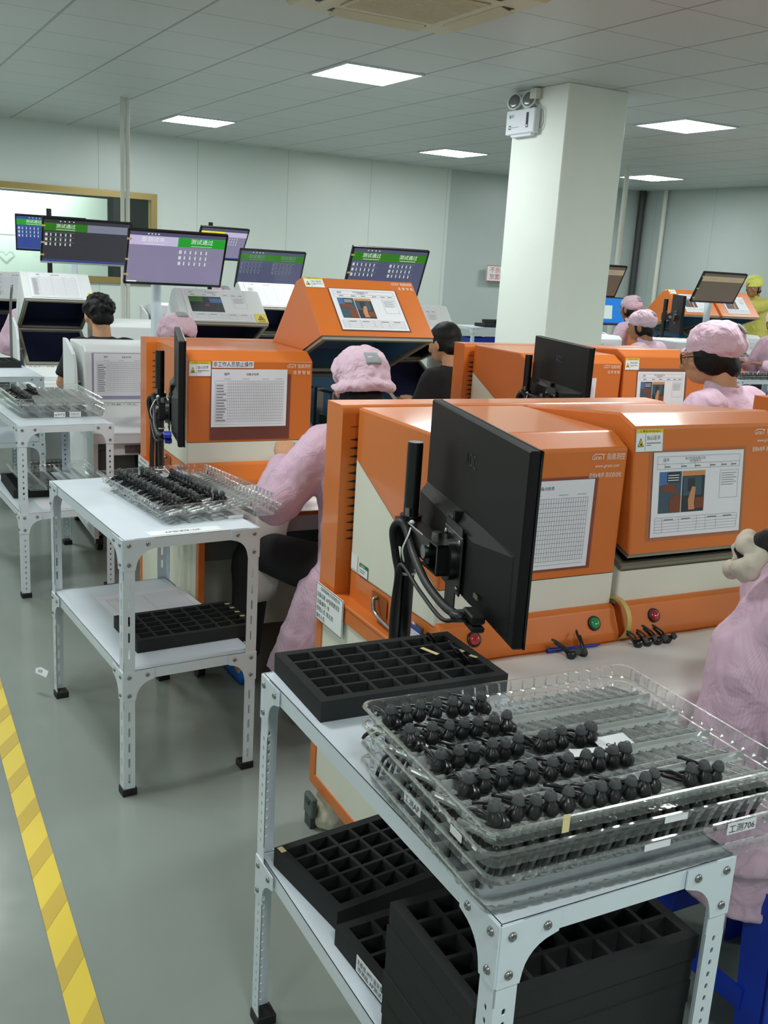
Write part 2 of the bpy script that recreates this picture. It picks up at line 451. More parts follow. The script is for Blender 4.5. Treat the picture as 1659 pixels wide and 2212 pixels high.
sb = t.nodes.new('ShaderNodeMath'); sb.operation = 'SUBTRACT'; t.links.new(sm.outputs[0], sb.inputs[0]); t.links.new(s3.outputs[0], sb.inputs[1]); sb.use_clamp = True
vor = t.nodes.new('ShaderNodeTexVoronoi'); vor.inputs['Scale'].default_value = 60; vor.inputs['Randomness'].default_value = 0.0
mp = t.nodes.new('ShaderNodeMapRange'); mp.inputs['From Min'].default_value = .15; mp.inputs['From Max'].default_value = .3; mp.inputs['To Min'].default_value = .88; mp.inputs['To Max'].default_value = 1.0
t.links.new(tc.outputs['Object'], vor.inputs['Vector']); t.links.new(vor.outputs['Distance'], mp.inputs['Value'])
scl = t.nodes.new('ShaderNodeVectorMath'); scl.operation = 'SCALE'; scl.inputs[0].default_value = lin((198, 204, 203)); t.links.new(mp.outputs['Result'], scl.inputs['Scale'])
mx = t.nodes.new('ShaderNodeMixRGB'); mx.inputs[2].default_value = (0.03, 0.03, 0.03, 1)
t.links.new(sb.outputs[0], mx.inputs[0]); t.links.new(scl.outputs['Vector'], mx.inputs[1]); t.links.new(mx.outputs[0], b.inputs['Base Color'])
b.inputs['Roughness'].default_value = 0.45
M['ceiling'] = m
ce = MB()
ce.add([(ILO - .2, JLO - .2, 0), (IHI + .2, JLO - .2, 0), (IHI + .2, JHI + .2, 0), (ILO - .2, JHI + .2, 0)], [(0, 3, 2, 1)])
co = ce.build('ceiling', M['ceiling'])
co.location = G(0, 0, CEIL_Z); co.rotation_euler = (0, 0, ROOM_ROT); co.scale = (.6, .6, 1)
structure(co)

# walls: sandwich panels with joints
def wall_mat(name, rgb, pitch, off, rgb2=None, split=None):
    m, t, b = nt(name)
    tc = t.nodes.new('ShaderNodeTexCoord'); sp = t.nodes.new('ShaderNodeSeparateXYZ'); t.links.new(tc.outputs['Object'], sp.inputs[0])
    a = t.nodes.new('ShaderNodeMath'); a.operation = 'SUBTRACT'; a.inputs[1].default_value = off; t.links.new(sp.outputs['X'], a.inputs[0])
    p = t.nodes.new('ShaderNodeMath'); p.operation = 'PINGPONG'; p.inputs[1].default_value = pitch / 2; t.links.new(a.outputs[0], p.inputs[0])
    c = t.nodes.new('ShaderNodeMath'); c.operation = 'LESS_THAN'; c.inputs[1].default_value = 0.004; t.links.new(p.outputs[0], c.inputs[0])
    k = t.nodes.new('ShaderNodeMath'); k.operation = 'MULTIPLY'; k.inputs[1].default_value = 0.35; t.links.new(c.outputs[0], k.inputs[0])
    n = t.nodes.new('ShaderNodeTexNoise'); n.inputs['Scale'].default_value = 2.0; n.inputs['Detail'].default_value = 4; t.links.new(tc.outputs['Object'], n.inputs['Vector'])
    r = t.nodes.new('ShaderNodeMapRange'); r.inputs['To Min'].default_value = .96; r.inputs['To Max'].default_value = 1.04; t.links.new(n.outputs['Fac'], r.inputs['Value'])
    mx = t.nodes.new('ShaderNodeMixRGB'); mx.inputs[1].default_value = (*lin(rgb), 1); mx.inputs[2].default_value = (*lin(rgb2 or rgb), 1)
    g = t.nodes.new('ShaderNodeMath'); g.operation = 'GREATER_THAN'; g.inputs[1].default_value = split if split is not None else 1e6; t.links.new(sp.outputs['X'], g.inputs[0])
    t.links.new(g.outputs[0], mx.inputs[0])
    sc_ = t.nodes.new('ShaderNodeVectorMath'); sc_.operation = 'SCALE'; t.links.new(mx.outputs[0], sc_.inputs[0]); t.links.new(r.outputs['Result'], sc_.inputs['Scale'])
    m2 = t.nodes.new('ShaderNodeMixRGB'); m2.inputs[2].default_value = (.1, .11, .11, 1); t.links.new(k.outputs[0], m2.inputs[0]); t.links.new(sc_.outputs['Vector'], m2.inputs[1])
    t.links.new(m2.outputs[0], b.inputs['Base Color'])
    b.inputs['Roughness'].default_value = 0.35
    return m
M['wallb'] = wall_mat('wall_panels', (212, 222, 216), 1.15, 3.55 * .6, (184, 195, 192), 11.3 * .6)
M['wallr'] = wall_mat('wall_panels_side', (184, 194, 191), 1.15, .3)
WIN_I0, WIN_I1, WIN_Z0, WIN_Z1 = 0.2, 4.62, 1.19, 2.175
def wall(name, i0, j0, i1, j1, m, hole=None):
    a, bb = G(i0, j0), G(i1, j1); d = (bb - a); L = d.length; ang = math.atan2(d.y, d.x)
    mb = MB()
    th = .08
    if hole is None: mb.box(0, 0, 0, L, th, CEIL_Z)
    else:
        h0, h1, z0, z1 = hole
        mb.box(0, 0, 0, h0, th, CEIL_Z); mb.box(h1, 0, 0, L, th, CEIL_Z); mb.box(h0, 0, 0, h1, th, z0); mb.box(h0, 0, z1, h1, th, CEIL_Z)
    o = mb.build(name, m); o.location = a; o.rotation_euler = (0, 0, ang)
    return structure(o)
wo = wall('wall_back', ILO, JHI, IHI, JHI, M['wallb'], ((WIN_I0 - ILO) * .6, (WIN_I1 - ILO) * .6, WIN_Z0, WIN_Z1))
# the panel colours/joints are counted from grid line 0
for nd in M['wallb'].node_tree.nodes:
    if nd.type == 'MATH' and nd.operation == 'SUBTRACT': nd.inputs[1].default_value = (3.55 - ILO) * .6
    if nd.type == 'MATH' and nd.operation == 'GREATER_THAN': nd.inputs[1].default_value = (11.3 - ILO) * .6
wall('wall_right', IHI, JHI, IHI, JLO, M['wallr'])
wall('wall_left', ILO, JLO, ILO, JHI, M['wallr'])
wall('wall_front', IHI, JLO, ILO, JLO, M['wallr'])

# interior window with brass frame, the lit room behind it
wn = thing('window_1', None, None, G(WIN_I0, JHI), ROOM_ROT); wn['kind'] = 'structure'
W = (WIN_I1 - WIN_I0) * .6
fb = MB(); fw = .05
fb.box(-.02, -.03, WIN_Z1 - fw, W + .02, .09, WIN_Z1 + .02); fb.box(-.02, -.03, WIN_Z0 - .02, W + .02, .09, WIN_Z0 + fw)
fb.box(W - fw, -.03, WIN_Z0 + fw, W + .02, .09, WIN_Z1 - fw); fb.box(-.02, -.03, WIN_Z0 + fw, fw, .09, WIN_Z1 - fw)
fb.build('window_frame', M['brass'], wn)
gb = MB(); gb.box(fw, .03, WIN_Z0 + fw, W - fw, .036, WIN_Z1 - fw); gb.build('pane', M['glass'], wn)
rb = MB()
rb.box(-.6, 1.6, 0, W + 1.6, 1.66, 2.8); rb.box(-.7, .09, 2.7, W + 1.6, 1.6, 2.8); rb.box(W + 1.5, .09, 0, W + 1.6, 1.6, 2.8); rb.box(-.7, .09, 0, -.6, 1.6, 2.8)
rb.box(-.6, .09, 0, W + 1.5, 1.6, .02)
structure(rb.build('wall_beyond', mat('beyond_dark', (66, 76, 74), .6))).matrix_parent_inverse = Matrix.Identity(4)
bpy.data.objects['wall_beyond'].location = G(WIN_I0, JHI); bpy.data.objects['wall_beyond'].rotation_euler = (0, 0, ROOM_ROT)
pb = MB(); pb.box(-.5, 1.0, .6, W - .30, 1.04, 2.14, 0, None, .004)
pb.rect(-.3, 1.5 + .14, W - .7, 1.51 + .14, 1, FRONT(0, .998, 0)); 
hx = .20
pb.poly([(hx, 1.30), (hx + .10, 1.40), (hx + .08, 1.45), (hx + .03, 1.45), (hx, 1.415), (hx - .03, 1.45), (hx - .08, 1.45), (hx - .10, 1.40)], 2, FRONT(.95, .998, 0))
pb.poly([(hx, 1.325), (hx + .08, 1.40), (hx + .065, 1.43), (hx + .035, 1.43), (hx, 1.39), (hx - .035, 1.43), (hx - .065, 1.43), (hx - .08, 1.40)], 0, FRONT(.95, .996, 0))
pw = pb.build('wall_panel_beyond', [mat('beyond_white', (226, 240, 230), .5), M['grating'], mat('heart_grey', (196, 208, 200), .6)])
pw.location = G(WIN_I0, JHI); pw.rotation_euler = (0, 0, ROOM_ROT); structure(pw)
ld = bpy.data.lights.new('lamp_beyond', 'AREA'); ld.shape = 'RECTANGLE'; ld.size = 1.6; ld.size_y = .5; ld.energy = 26; ld.color = LAMP_COL
lo = bpy.data.objects.new('lamp_beyond', ld); C.objects.link(lo); lo.location = G(WIN_I0 + 1.6, JHI + 1.0, 2.66); lo.rotation_euler = (0, 0, ROOM_ROT)

# square pillar
pl = MB(); pl.box(0, 0, 0, .525, .62, CEIL_Z, 0, None, .006)
po = pl.build('column', mat('pillar_paint', (232, 240, 232), .5, var=.015, vscale=3)); po.location = G(6.372, -.85); po.rotation_euler = (0, 0, ROOM_ROT); structure(po)

# conduits
def pipe(name, x, y, z0, z1, r, m=None, k='structure'):
    p = MB(); p.cyl((x, y, z0), (x, y, z1), r, 14); o = p.build(name, m or M['pvc']); return structure(o)
pipe('trim_1', 2.06, 9.35, 0, CEIL_Z, .019); pipe('trim_2', 2.105, 9.35, 0, CEIL_Z, .019)
pipe('trim_3', 7.95, 9.70, 0, CEIL_Z, .03)
pc = G(IHI - .12, JHI - .12); pipe('trim_4', pc.x, pc.y, 0, CEIL_Z, .05, M['darkgrey']); pc = G(IHI - .1, JHI - .9); pipe('trim_5', pc.x, pc.y, 0, CEIL_Z, .035)
# hazard tape on the floor
tb = MB()
tb.add([(.292, -1.2, .0015), (.358, -1.2, .0015), (.358, 9.0, .0015), (.292, 9.0, .0015)], [(0, 1, 2, 3)])
y = -1.2
while y < 8.9:
    w_ = .085; tb.add([(.292, y, .0022), (.358, y + .105, .0022), (.358, y + .105 + w_, .0022), (.292, y + w_, .0022)], [(0, 1, 2, 3)], 1); y += .225
structure(tb.build('floor_marking_tape', [M['floortape'], M['tapedark']]))

# ceiling light panels in view
lamp_em = bpy.data.materials.new('lamp_diffuser'); lamp_em.use_nodes = True
tn = lamp_em.node_tree; tn.nodes.clear(); oo = tn.nodes.new('ShaderNodeOutputMaterial'); em = tn.nodes.new('ShaderNodeEmission')
em.inputs[0].default_value = (*LAMP_COL, 1); em.inputs[1].default_value = LAMP; tn.links.new(em.outputs[0], oo.inputs[0])
LL = {(4, 0): 'large square ceiling light nearest the air conditioner', (4, 6): 'square ceiling light near the thin white pipe, over the left monitors',
      (9, 0): 'square ceiling light right of the pillar, larger of the two there', (9, 6): 'square ceiling light just left of the pillar, towards the back wall',
      (14, 6): 'small square ceiling light right of the pillar, farthest away'}
for (gi, gj), lb in LL.items():
    o = thing('ceiling_light', lb, 'ceiling light', G(gi + .5, gj + .5, CEIL_Z - .012), ROOM_ROT, 'square ceiling light panels')
    d = MB(); d.box(-.28, -.28, 0, .28, .28, .008); d.build('diffuser', lamp_em, o)
    d = MB()
    for s in (-1, 1):
        d.box(-.298, s * .289 - .009, -.002, .298, s * .289 + .009, .011); d.box(s * .289 - .009, -.28, -.002, s * .289 + .009, .28, .011)
    d.build('frame', M['white'], o)

# cassette air conditioner
ac = thing('air_conditioner', 'cream ceiling cassette air conditioner at the top edge of the picture', 'air conditioner', G(3.2, -2.82, CEIL_Z), ROOM_ROT)
d = MB(); d.box(-.475, -.475, -.035, .475, .475, -.001, 0, None, .02); d.build('panel', M['acw'], ac)
d = MB(); d.box(-.27, -.27, -.045, .27, .27, -.034, 0, None, .006)
for k in range(22): d.box(-.25, -.245 + k * .0225, -.048, .25, -.235 + k * .0225, -.044)
d.build('intake_grille', M['acw'], ac)
for k in range(4):
    T = Matrix.Rotation(k * math.pi / 2, 4, 'Z')
    d = MB(); d.box(-.27, .335, -.0375, .27, .40, -.034, 0, T); d.build('air_slot', M['acdark'], ac)
    d = MB(); d.prism([(.325, -.036), (.40, -.058), (.405, -.054), (.33, -.034)], -.26, .26, 0, T); d.build('louver', M['acw'], ac)

# ================================================================== SLOTTED-ANGLE TABLES
def slot_strip(mb, L, w, hw, hl, pitch, start, end, T, th=.002, m=0):
    """flat strip (x 0..w, y 0..L) with a centred row of rounded slots; thickness th in z"""
    cuts = []; y = start
    while y + pitch <= end: cuts.append(y); y += pitch
    def slab(y0, y1): mb.box(0, y0, 0, w, y1, th, m, T)
    slab(0, start)
    cx = w * .5
    for c in cuts:
        yc = c + pitch / 2; a = hw; bq = max(hl - hw, 0)
        inner = [(cx + a, yc - bq), (cx + a * .7, yc - bq - a * .7), (cx, yc - bq - a), (cx - a * .7, yc - bq - a * .7), (cx - a, yc - bq),
                 (cx - a, yc + bq), (cx - a * .7, yc + bq + a * .7), (cx, yc + bq + a), (cx + a * .7, yc + bq + a * .7), (cx + a, yc + bq)]
        outer = [(w, c), (w, c), (cx, c), (0, c), (0, c), (0, c + pitch), (0, c + pitch), (cx, c + pitch), (w, c + pitch), (w, c + pitch)]
        n = 10; vs = []
        for z in (0, th): vs += [(x, yy, z) for x, yy in inner] + [(x, yy, z) for x, yy in outer]
        fs = []
        for k in range(n):
            j = (k + 1) % n
            q = (k, j, n + j, n + k) if outer[k] != outer[j] else (k, j, n + k)
            fs.append(q); fs.append(tuple(i + 2 * n for i in reversed(q)))
            fs.append((k, k + 2 * n, j + 2 * n, j))
        fs.append((n + 1, n + 4, 3 * n + 4, 3 * n + 1)) if False else None
        mb.add(vs, fs, m, False, T)
    slab(start + len(cuts) * pitch, L)

def make_table(name, label, loc, rz, w=.41, d=.83, h=.8, sh=.4, hole=(.0031, .0053, .0206), group='white slotted-angle shelf tables', bend=.032):
    hw, hl, pitch = hole
    o = thing(name, label, 'table', loc, rz, group)
    tp = MB(); tp.box(0, 0, h - .0015, w, d, h, 0)
    tp.box(0, 0, h - bend, w, .0015, h); tp.box(0, d - .0015, h - bend, w, d, h); tp.box(0, 0, h - bend, .0015, d, h); tp.box(w - .0015, 0, h - bend, w, d, h)
    tp.build('tabletop', M['white'], o)
    tp = MB(); i = .003
    tp.box(i, i, sh - .0015, w - i, d - i, sh); tp.box(i, i, sh - bend, w - i, i + .0015, sh); tp.box(i, d - i - .0015, sh - bend, w - i, d - i, sh)
    tp.box(i, i, sh - bend, i + .0015, d - i, sh); tp.box(w - i - .0015, i, sh - bend, w - i, d - i, sh); tp.build('shelf', M['white'], o)
    fl_w = .035; L = h - .02
    arc = [(.092, 0)] + [(.092, -.030)] + [(.092 - .054 * math.sin(a), -.030 - .002 - .054 * (1 - math.cos(a))) for a in [k * math.pi / 16 for k in range(1, 8)]] + [(.036, -.092), (0, -.092), (0, 0)]
    for sx in (0, 1):
        for sy in (0, 1):
            X = -.0022 if sx == 0 else w + .0022; Y = -.0022 if sy == 0 else d + .0022
            ux = (1, 0, 0) if sx == 0 else (-1, 0, 0); uy = (0, 1, 0) if sy == 0 else (0, -1, 0)
            lg = MB()
            for u in (ux, uy):
                T = plane_T((X, Y, .02), u, (0, 0, 1))
                if (Vector(u).cross(Vector((0, 0, 1)))).dot(Vector((w / 2 - X, d / 2 - Y, 0))) < 0:
                    T = T @ Matrix.Translation((0, 0, -.002))
                st = .06
                slot_strip(lg, sh - .06 - .02, fl_w, hw, hl, pitch, .012, sh - .02 - .10, T)
                slot_strip(lg, L - (sh - .08), fl_w, hw, hl, pitch, .09, L - (sh - .08) - .105, T @ Matrix.Translation((0, sh - .08, 0)))
            leg = lg.build('leg', M['white'], o)
            fc = MB(); x0, x1 = sorted((X - (.003 if sx == 0 else -.003), X + ux[0] * .041)); y0, y1 = sorted((Y - (.003 if sy == 0 else -.003), Y + uy[1] * .041))
            fc.box(x0, y0, 0, x1, y1, .024, 0, None, .002); fc.build('foot_cap', M['rubber'], leg)
            for zt in (h - .001, sh - .001):
                bk = MB()
                for u in (ux, uy):
                    out = Vector(u).cross(Vector((0, 0, 1)))
                    inward = out.dot(Vector((w / 2 - X, d / 2 - Y, 0))) > 0
                    T = plane_T((X, Y, zt), u, (0, 0, 1))
                    z0, z1 = (-.0025, 0) if inward else (0, .0025)
                    bk.plate(arc, z0, z1, 0, T)
                    for bx, by in ((.017, -.017), (.072, -.016), (.017, -.074)):
                        zz = -.0025 if inward else .0025; s_ = -1 if inward else 1
                        Q = T @ Matrix.Translation((bx, by, zz)) @ (Matrix.Rotation(math.pi, 4, 'X') if inward else Matrix.Identity(4))
                        bk.lathe([(.0065, 0), (.0065, .0012), (.005, .0034), (.0028, .0042), (.0026, .003)], 12, 1, Q)
                bk.build('corner_bracket', [M['white'], M['steel']], leg)
    return o
tA = make_table('shelf_table', 'white slotted-angle shelf table nearest the viewer, under the tall stack of clear trays', (.666, .8915, 0), R(.9), .402, .834)
tB = make_table('shelf_table', 'white slotted-angle shelf table with long slots, second from the viewer beside the aisle tape', (.598, 2.722, 0), R(5.4), .416, .79, hole=(.0032, .0155, .05))
tC = make_table('shelf_table', 'white slotted-angle shelf table, third from the viewer, holding trays with the 6973 tag', (.556, 4.609, 0), R(4.5), .42, .83, hole=(.0036, .006, .0255))
tD = make_table('shelf_table', 'white shelf table at the left picture edge carrying one black foam tray', (.50, 6.32, 0), R(4.5), .42, .83, hole=(.0036, .006, .0255))
tE = make_table('shelf_table', 'white shelf table behind the woman with glasses, topped by a black row of earbuds', (6.52, 6.23, 0), R(0), .80, .42, hole=(.0036, .006, .0255))
tF = make_table('shelf_table', 'white shelf table with blue bins inside, left of the pillar by the back wall', (6.42, 10.35, 0), R(2), .83, .45, .90, .5, hole=(.0036, .006, .0255))

# ================================================================== TEST BENCHES AND BOXES
def make_bench(label, x, y, col='orange', W=1.085, th=.72, fy=-.33, by=.59, zlo=.11, housing=True, group=None, sign=False, drape=None):
    o = thing('test_bench', label, 'workbench', (x, y, 0), 0, group)
    A, B_ = (M['orange'], M['cream']) if col == 'orange' else (M['machinewhite'], M['machinewhite'])
    # side panels: painted frame around a white panel
    for sx in (0, 1):
        X0, X1 = (0, .022) if sx == 0 else (W - .022, W)
        s = MB()
        s.box(X0, by - .035, zlo, X1, by, th - .013); s.box(X0, fy + .02, zlo, X1, fy + .055, th - .03)
        s.box(X0, fy + .055, zlo, X1, by - .035, zlo + .035); s.box(X0, fy + .02, th - .034, X1, by, th - .013)
        s.box(X0 + .004, fy + .055, zlo + .035, X1 - .004, by - .035, th - .034, 1)
        s.build('side_panel', [A, B_], o)
    s = MB(); s.box(.022, by - .02, zlo, W - .022, by, th - .013); s.build('back_panel', A, o)
    s = MB(); s.box(.022, .02, zlo, W - .022, .035, th - .16); s.build('front_panel', B_, o)
    s = MB(); s.box(-.002, fy, th - .05, W + .002, by + .002, th - .012, 1); s.box(-.004, fy - .004, th - .012, W + .004, by + .004, th, 0, None, .003); s.box(-.004, fy - .004, th - .055, W + .004, fy + .004, th - .012, 1)
    s.build('benchtop', [A if housing else B_, A], o)
    # drawer with card window and lower grey panel
    s = MB(); s.box(.10, fy + .03, th - .125, .62, fy + .5, th - .058, 0, None, .003)
    dr = s.build('drawer', M['machinewhite'], o)
    s = MB(); s.box(.16, fy + .018, th - .112, .30, fy + .03, th - .072, 0, None, .003); s.build('card_holder', M['film'], dr)
    s = MB(); s.box(.06, fy + .20, th - .27, W - .06, fy + .215, th - .13); s.build('lower_panel', M['grey'], o)
    for cx, cy in ((.05, by - .06), (W - .05, by - .06), (.05, fy + .16), (W - .05, fy + .16)):
        s = MB(); s.box(cx - .03, cy - .03, zlo - .012, cx + .03, cy + .03, zlo); s.cyl((cx, cy, zlo - .012), (cx, cy, .075), .012, 10)
        for q in (-.02, .02): s.box(cx + q - .003, cy - .02, .035, cx + q + .003, cy + .02, .088)
        cs = s.build('caster', M['steel'], o)
        s = MB(); s.cyl((cx - .014, cy, .041), (cx + .014, cy, .041), .040, 20); s.build('wheel', M['rubber'], cs)
    if housing:
        # back housing with rounded top front edge; vent slots are shade painted on
        r_ = .018; prof = [(by, th), (by, 1.233)] + [(.49 + r_ - r_ * math.sin(a), 1.233 - r_ + r_ * math.cos(a)) for a in [k * math.pi / 10 for k in range(6)]] + [(.49, th)]
        s = MB(); s.prism(prof, .004, .006 + .0); 
        s = MB(); s.prism(prof, .004, W + .01)
        s.box(.03, .488, 1.176, W - .02, .4905, 1.178, 1)
        for k in range(13):
            z = .874 + k * .0224
            pts = [(-.032 + .064 * u, .0042 * math.sin(math.pi * u)) for u in [q / 8 for q in range(9)]] + [(.032 - .064 * u, -.0042 * math.sin(math.pi * u)) for u in [q / 8 for q in range(1, 8)]]
            for xx in (.058, W - .07): s.poly(pts, 2, FRONT(xx, .4892, z))  # flat dark lenses, darkness of the open slots put into colour
        hs = s.build('back_housing', [A, mat('orange_groove', (120, 60, 24), .5), M['phdark']], o)
    if sign:
        s = MB(); T = LEFT(-.0035, .575, .7225)
        T = LEFT(-.006, .578, .729)
        s.box(0, -.105, 0, .175, 0, .003, 0, T)
        for a, b2 in ((.0, .0016), (.1734, .175)): s.rect(a, -.105, b2, 0, 1, T, .0034)
        for a, b2 in ((-.105, -.1034), (-.0016, 0)): s.rect(0, a, .175, b2, 1, T, .0034)
        s.text('东莞市猎声电子科技有限公司', .030, -.016, .0085, 1, T, .0034, w=.125)
        for k, tx in enumerate(('设备名称: AP音频测试仪', '设备编号: ⑮', '管理人员: 陈志良', '操作人员:')):
            s.text(tx, .006, -.037 - k * .0205, .0112, 1, T, .0034, w=(.150, .085, .112, .06)[k])
        s.build('equipment_sign', [M['sign'], M['ink']], o)
    return o

def shell_prism(prof, w, open_edge):
    """hollow hood: outline in (y,z) over x 0..w, one edge left open; solidified inwards with liner and gasket rim"""
    n = len(prof); v = [(0, y, z) for y, z in prof] + [(w, y, z) for y, z in prof]
    f = [tuple(range(n)), tuple(range(2 * n - 1, n - 1, -1))] + [(i, i + n, (i + 1) % n + n, (i + 1) % n) for i in range(n) if i != open_edge]
    me = bpy.data.meshes.new('shell'); me.from_pydata(v, [], f)
    bm = bmesh.new(); bm.from_mesh(me); bmesh.ops.recalc_face_normals(bm, faces=bm.faces)
    cen = sum((Vector(p) for p in v), Vector()) / len(v)
    if sum((fc.calc_center_median() - cen).dot(fc.normal) for fc in bm.faces) < 0: bmesh.ops.reverse_faces(bm, faces=bm.faces)
    bm.to_mesh(me); bm.free()
    return me
def shell_obj(name, prof, w, open_edge, mats, parent, loc=(0, 0, 0), th=.022):
    me = shell_prism(prof, w, open_edge)
    for q in mats: me.materials.append(q)
    o = bpy.data.objects.new(name, me); C.objects.link(o); o.parent = parent; o.location = loc
    bevel(o, .006, 2, 25)
    s = o.modifiers.new('wall', 'SOLIDIFY'); s.thickness = th; s.offset = -1; s.material_offset = 1; s.material_offset_rim = 2; s.use_quality_normals = True
    return o

def check_sheet(mb, T, w, h, cols=31, rows=14, head=True, side=.18, lw=.0007):
    """printed A4 table: ink lines and a few lines of writing (material 0 paper, 1 ink, 2 grey)"""
    mb.box(0, 0, 0, w, h, .0008, 0, T); z = .0013
    x0, x1, y0, y1 = w * .05, w * .95, h * .09, h * .80
    xs = x0 + (x1 - x0) * side
    for k in range(rows + 1):
        y = y0 + (y1 - y0) * k / rows; mb.rect(x0, y - lw / 2, x1, y + lw / 2, 2, T, z)
    mb.rect(x0 - lw / 2, y0, x0 + lw / 2, y1, 2, T, z)
    for k in range(cols + 1):
        x = xs + (x1 - xs) * k / cols; mb.rect(x - lw / 2, y0, x + lw / 2, y1, 2, T, z)
    for k in range(rows - 1):
        y = y0 + (y1 - y0) * (k + .3) / rows; mb.rect(x0 + .004, y, x0 + (xs - x0) * random.uniform(.6, .9), y + (y1 - y0) / rows * .35, 2, T, z)
    if head:
        mb.text('猎声', w * .16, h * .90, h * .035, 1, T, z); mb.text('设备点检表', w * .45, h * .90, h * .032, 1, T, z)
    for q in (.16, .40, .66, .84): mb.rect(w * q, h * .835, w * (q + .09), h * .84, 2, T, z)
    mb.rect(x0, h * .045, x1, h * .048, 2, T, z)

def photo_sheet(mb, T, w, h, white=False):
    """work instruction: header table, a two-part photograph, a text box and a table below"""
    mb.box(0, 0, 0, w, h, .0008, 0, T); z = .0013; lw = .0007
    def fr(a, b2, c, d2):
        mb.rect(a, b2, c, b2 + lw, 2, T, z); mb.rect(a, d2 - lw, c, d2, 2, T, z); mb.rect(a, b2, a + lw, d2, 2, T, z); mb.rect(c - lw, b2, c, d2, 2, T, z)
    fr(w * .04, h * .80, w * .96, h * .95); mb.rect(w * .04, h * .86, w * .96, h * .86 + lw, 2, T, z)
    mb.text('电子科技有限公司', w * .34, h * .905, h * .028, 2, T, z); mb.text('作业指导书', w * .39, h * .875, h * .024, 2, T, z); mb.text('猎声', w * .1, h * .89, h * .034, 2, T, z)
    for q in (.12, .3, .45, .62, .75, .86): mb.rect(w * q, h * .82, w * (q + .06), h * .835, 2, T, z); mb.rect(w * q, h * .80, w * q + lw, h * .86, 2, T, z)
    X0, X1, Y0, Y1 = w * .07, w * .57, h * .28, h * .77
    if white:
        mb.rect(X0, Y0, X0 + .6 * (X1 - X0), Y1, 5, T, z); mb.rect(X0 + .42 * (X1 - X0), Y0 + .3 * (Y1 - Y0), X0 + .62 * (X1 - X0), Y1, 8, T, z + .0002)
        mb.rect(X0 + .6 * (X1 - X0), Y0, X1, Y1, 5, T, z); mb.rect(X0 + .6 * (X1 - X0), Y0 + .6 * (Y1 - Y0), X1, Y1 - .1 * (Y1 - Y0), 3, T, z + .0002)
        mb.rect(X0 + .45 * (X1 - X0), Y0 + .35 * (Y1 - Y0), X0 + .58 * (X1 - X0), Y0 + .52 * (Y1 - Y0), 4, T, z + .0004)
        mb.rect(X0, Y0 + .65 * (Y1 - Y0), X0 + .42 * (X1 - X0), Y1, 9, T, z + .0002)
    else:
        u = lambda a: X0 + a * (X1 - X0)
        v = lambda a: Y0 + a * (Y1 - Y0)
        mb.rect(X0, Y0, u(.48), Y1, 6, T, z); mb.rect(u(.5), Y0, X1, Y1, 5, T, z)
        mb.rect(X0, v(.68), u(.2), Y1, 3, T, z + .0002); mb.rect(u(.16), v(.74), u(.44), v(.98), 5, T, z + .0004)
        for k in range(3): mb.rect(u(.18), v(.78 + k * .06), u(.42), v(.80 + k * .06), 0, T, z + .0006)
        mb.poly([(u(.02), v(.55)), (u(.12), v(.70)), (u(.30), v(.70)), (u(.44), v(.45)), (u(.2), v(.5))], 4, T, z + .0004)
        mb.poly([(u(.25), v(0)), (u(.22), v(.3)), (u(.32), v(.42)), (u(.48), v(.42)), (u(.48), v(0))], 4, T, z + .0005)
        mb.rect(u(.5), v(.88), X1, Y1, 7, T, z + .0002); mb.rect(u(.52), v(.4), u(.93), v(.86), 6, T, z + .0003); mb.rect(u(.62), v(.5), u(.78), v(.82), 5, T, z + .0004)
        mb.poly([(u(.66), v(.05)), (u(.64), v(.3)), (u(.72), v(.62)), (u(.80), v(.6)), (u(.78), v(.2)), (u(.8), v(.05))], 10, T, z + .0006)
        mb.rect(u(.8), v(.08), X1, v(.34), 4, T, z + .0005)
    fr(w * .74, h * .42, w * .95, h * .76)
    for k in range(6): mb.rect(w * .755, h * (.72 - k * .028), w * (.93 - .03 * (k % 2)), h * (.727 - k * .028), 2, T, z)
    for k in range(6): mb.rect(w * .04, h * (.05 + k * .035), w * .96, h * (.05 + k * .035) + lw, 2, T, z)
    for q in (.04, .12, .3, .5, .6, .72, .96): mb.rect(w * q, h * .05, w * q + lw, h * .225, 2, T, z)
    for q in (.14, .33, .62, .8): mb.rect(w * q, h * .195, w * (q + .1), h * .207, 2, T, z)
SHEETM = None
def sheet_mats(): return [M['paper'], M['ink'], M['inkgrey'], M['phblue'], M['phbrown'], M['phdark'], M['phteal'], M['phorange'], M['phdark'], M['phgreen'], M['phskin']]

def warn_sticker(mb, T, w=.085, h=.056):
    mb.box(0, 0, 0, w, h, .0006, 0, T); z = .001
    mb.rect(0, h * .82, w, h, 1, T, z); mb.text('△ 警告/WARNING', w * .12, h * .86, h * .075, 2, T, z + .0003, w=w * .76)
    mb.rect(w * .34, h * .04, w * .348, h * .80, 2, T, z)
    a = [(w * .06, h * .22), (w * .29, h * .22), (w * .175, h * .62)]
    mb.poly(a, 2, T, z); mb.poly([(w * .085, h * .25), (w * .265, h * .25), (w * .175, h * .56)], 1, T, z + .0003)
    mb.poly([(w * .13, h * .28), (w * .22, h * .28), (w * .22, h * .34), (w * .16, h * .42), (w * .17, h * .36)], 2, T, z + .0005)
    mb.text('当心压手', w * .39, h * .52, h * .15, 2, T, z, w=w * .50)
    mb.rect(w * .39, h * .36, w * .92, h * .39, 2, T, z); mb.rect(w * .39, h * .27, w * .56, h * .295, 2, T, z)
    for q in ((0, 0, w, .0006), (0, h - .0006, w, h), (0, 0, .0006, h), (w - .0006, 0, w, h)): mb.rect(*q, 3, T, z)
STK = lambda: [M['sign'], M['yellow'], M['ink'], M['inkgrey']]

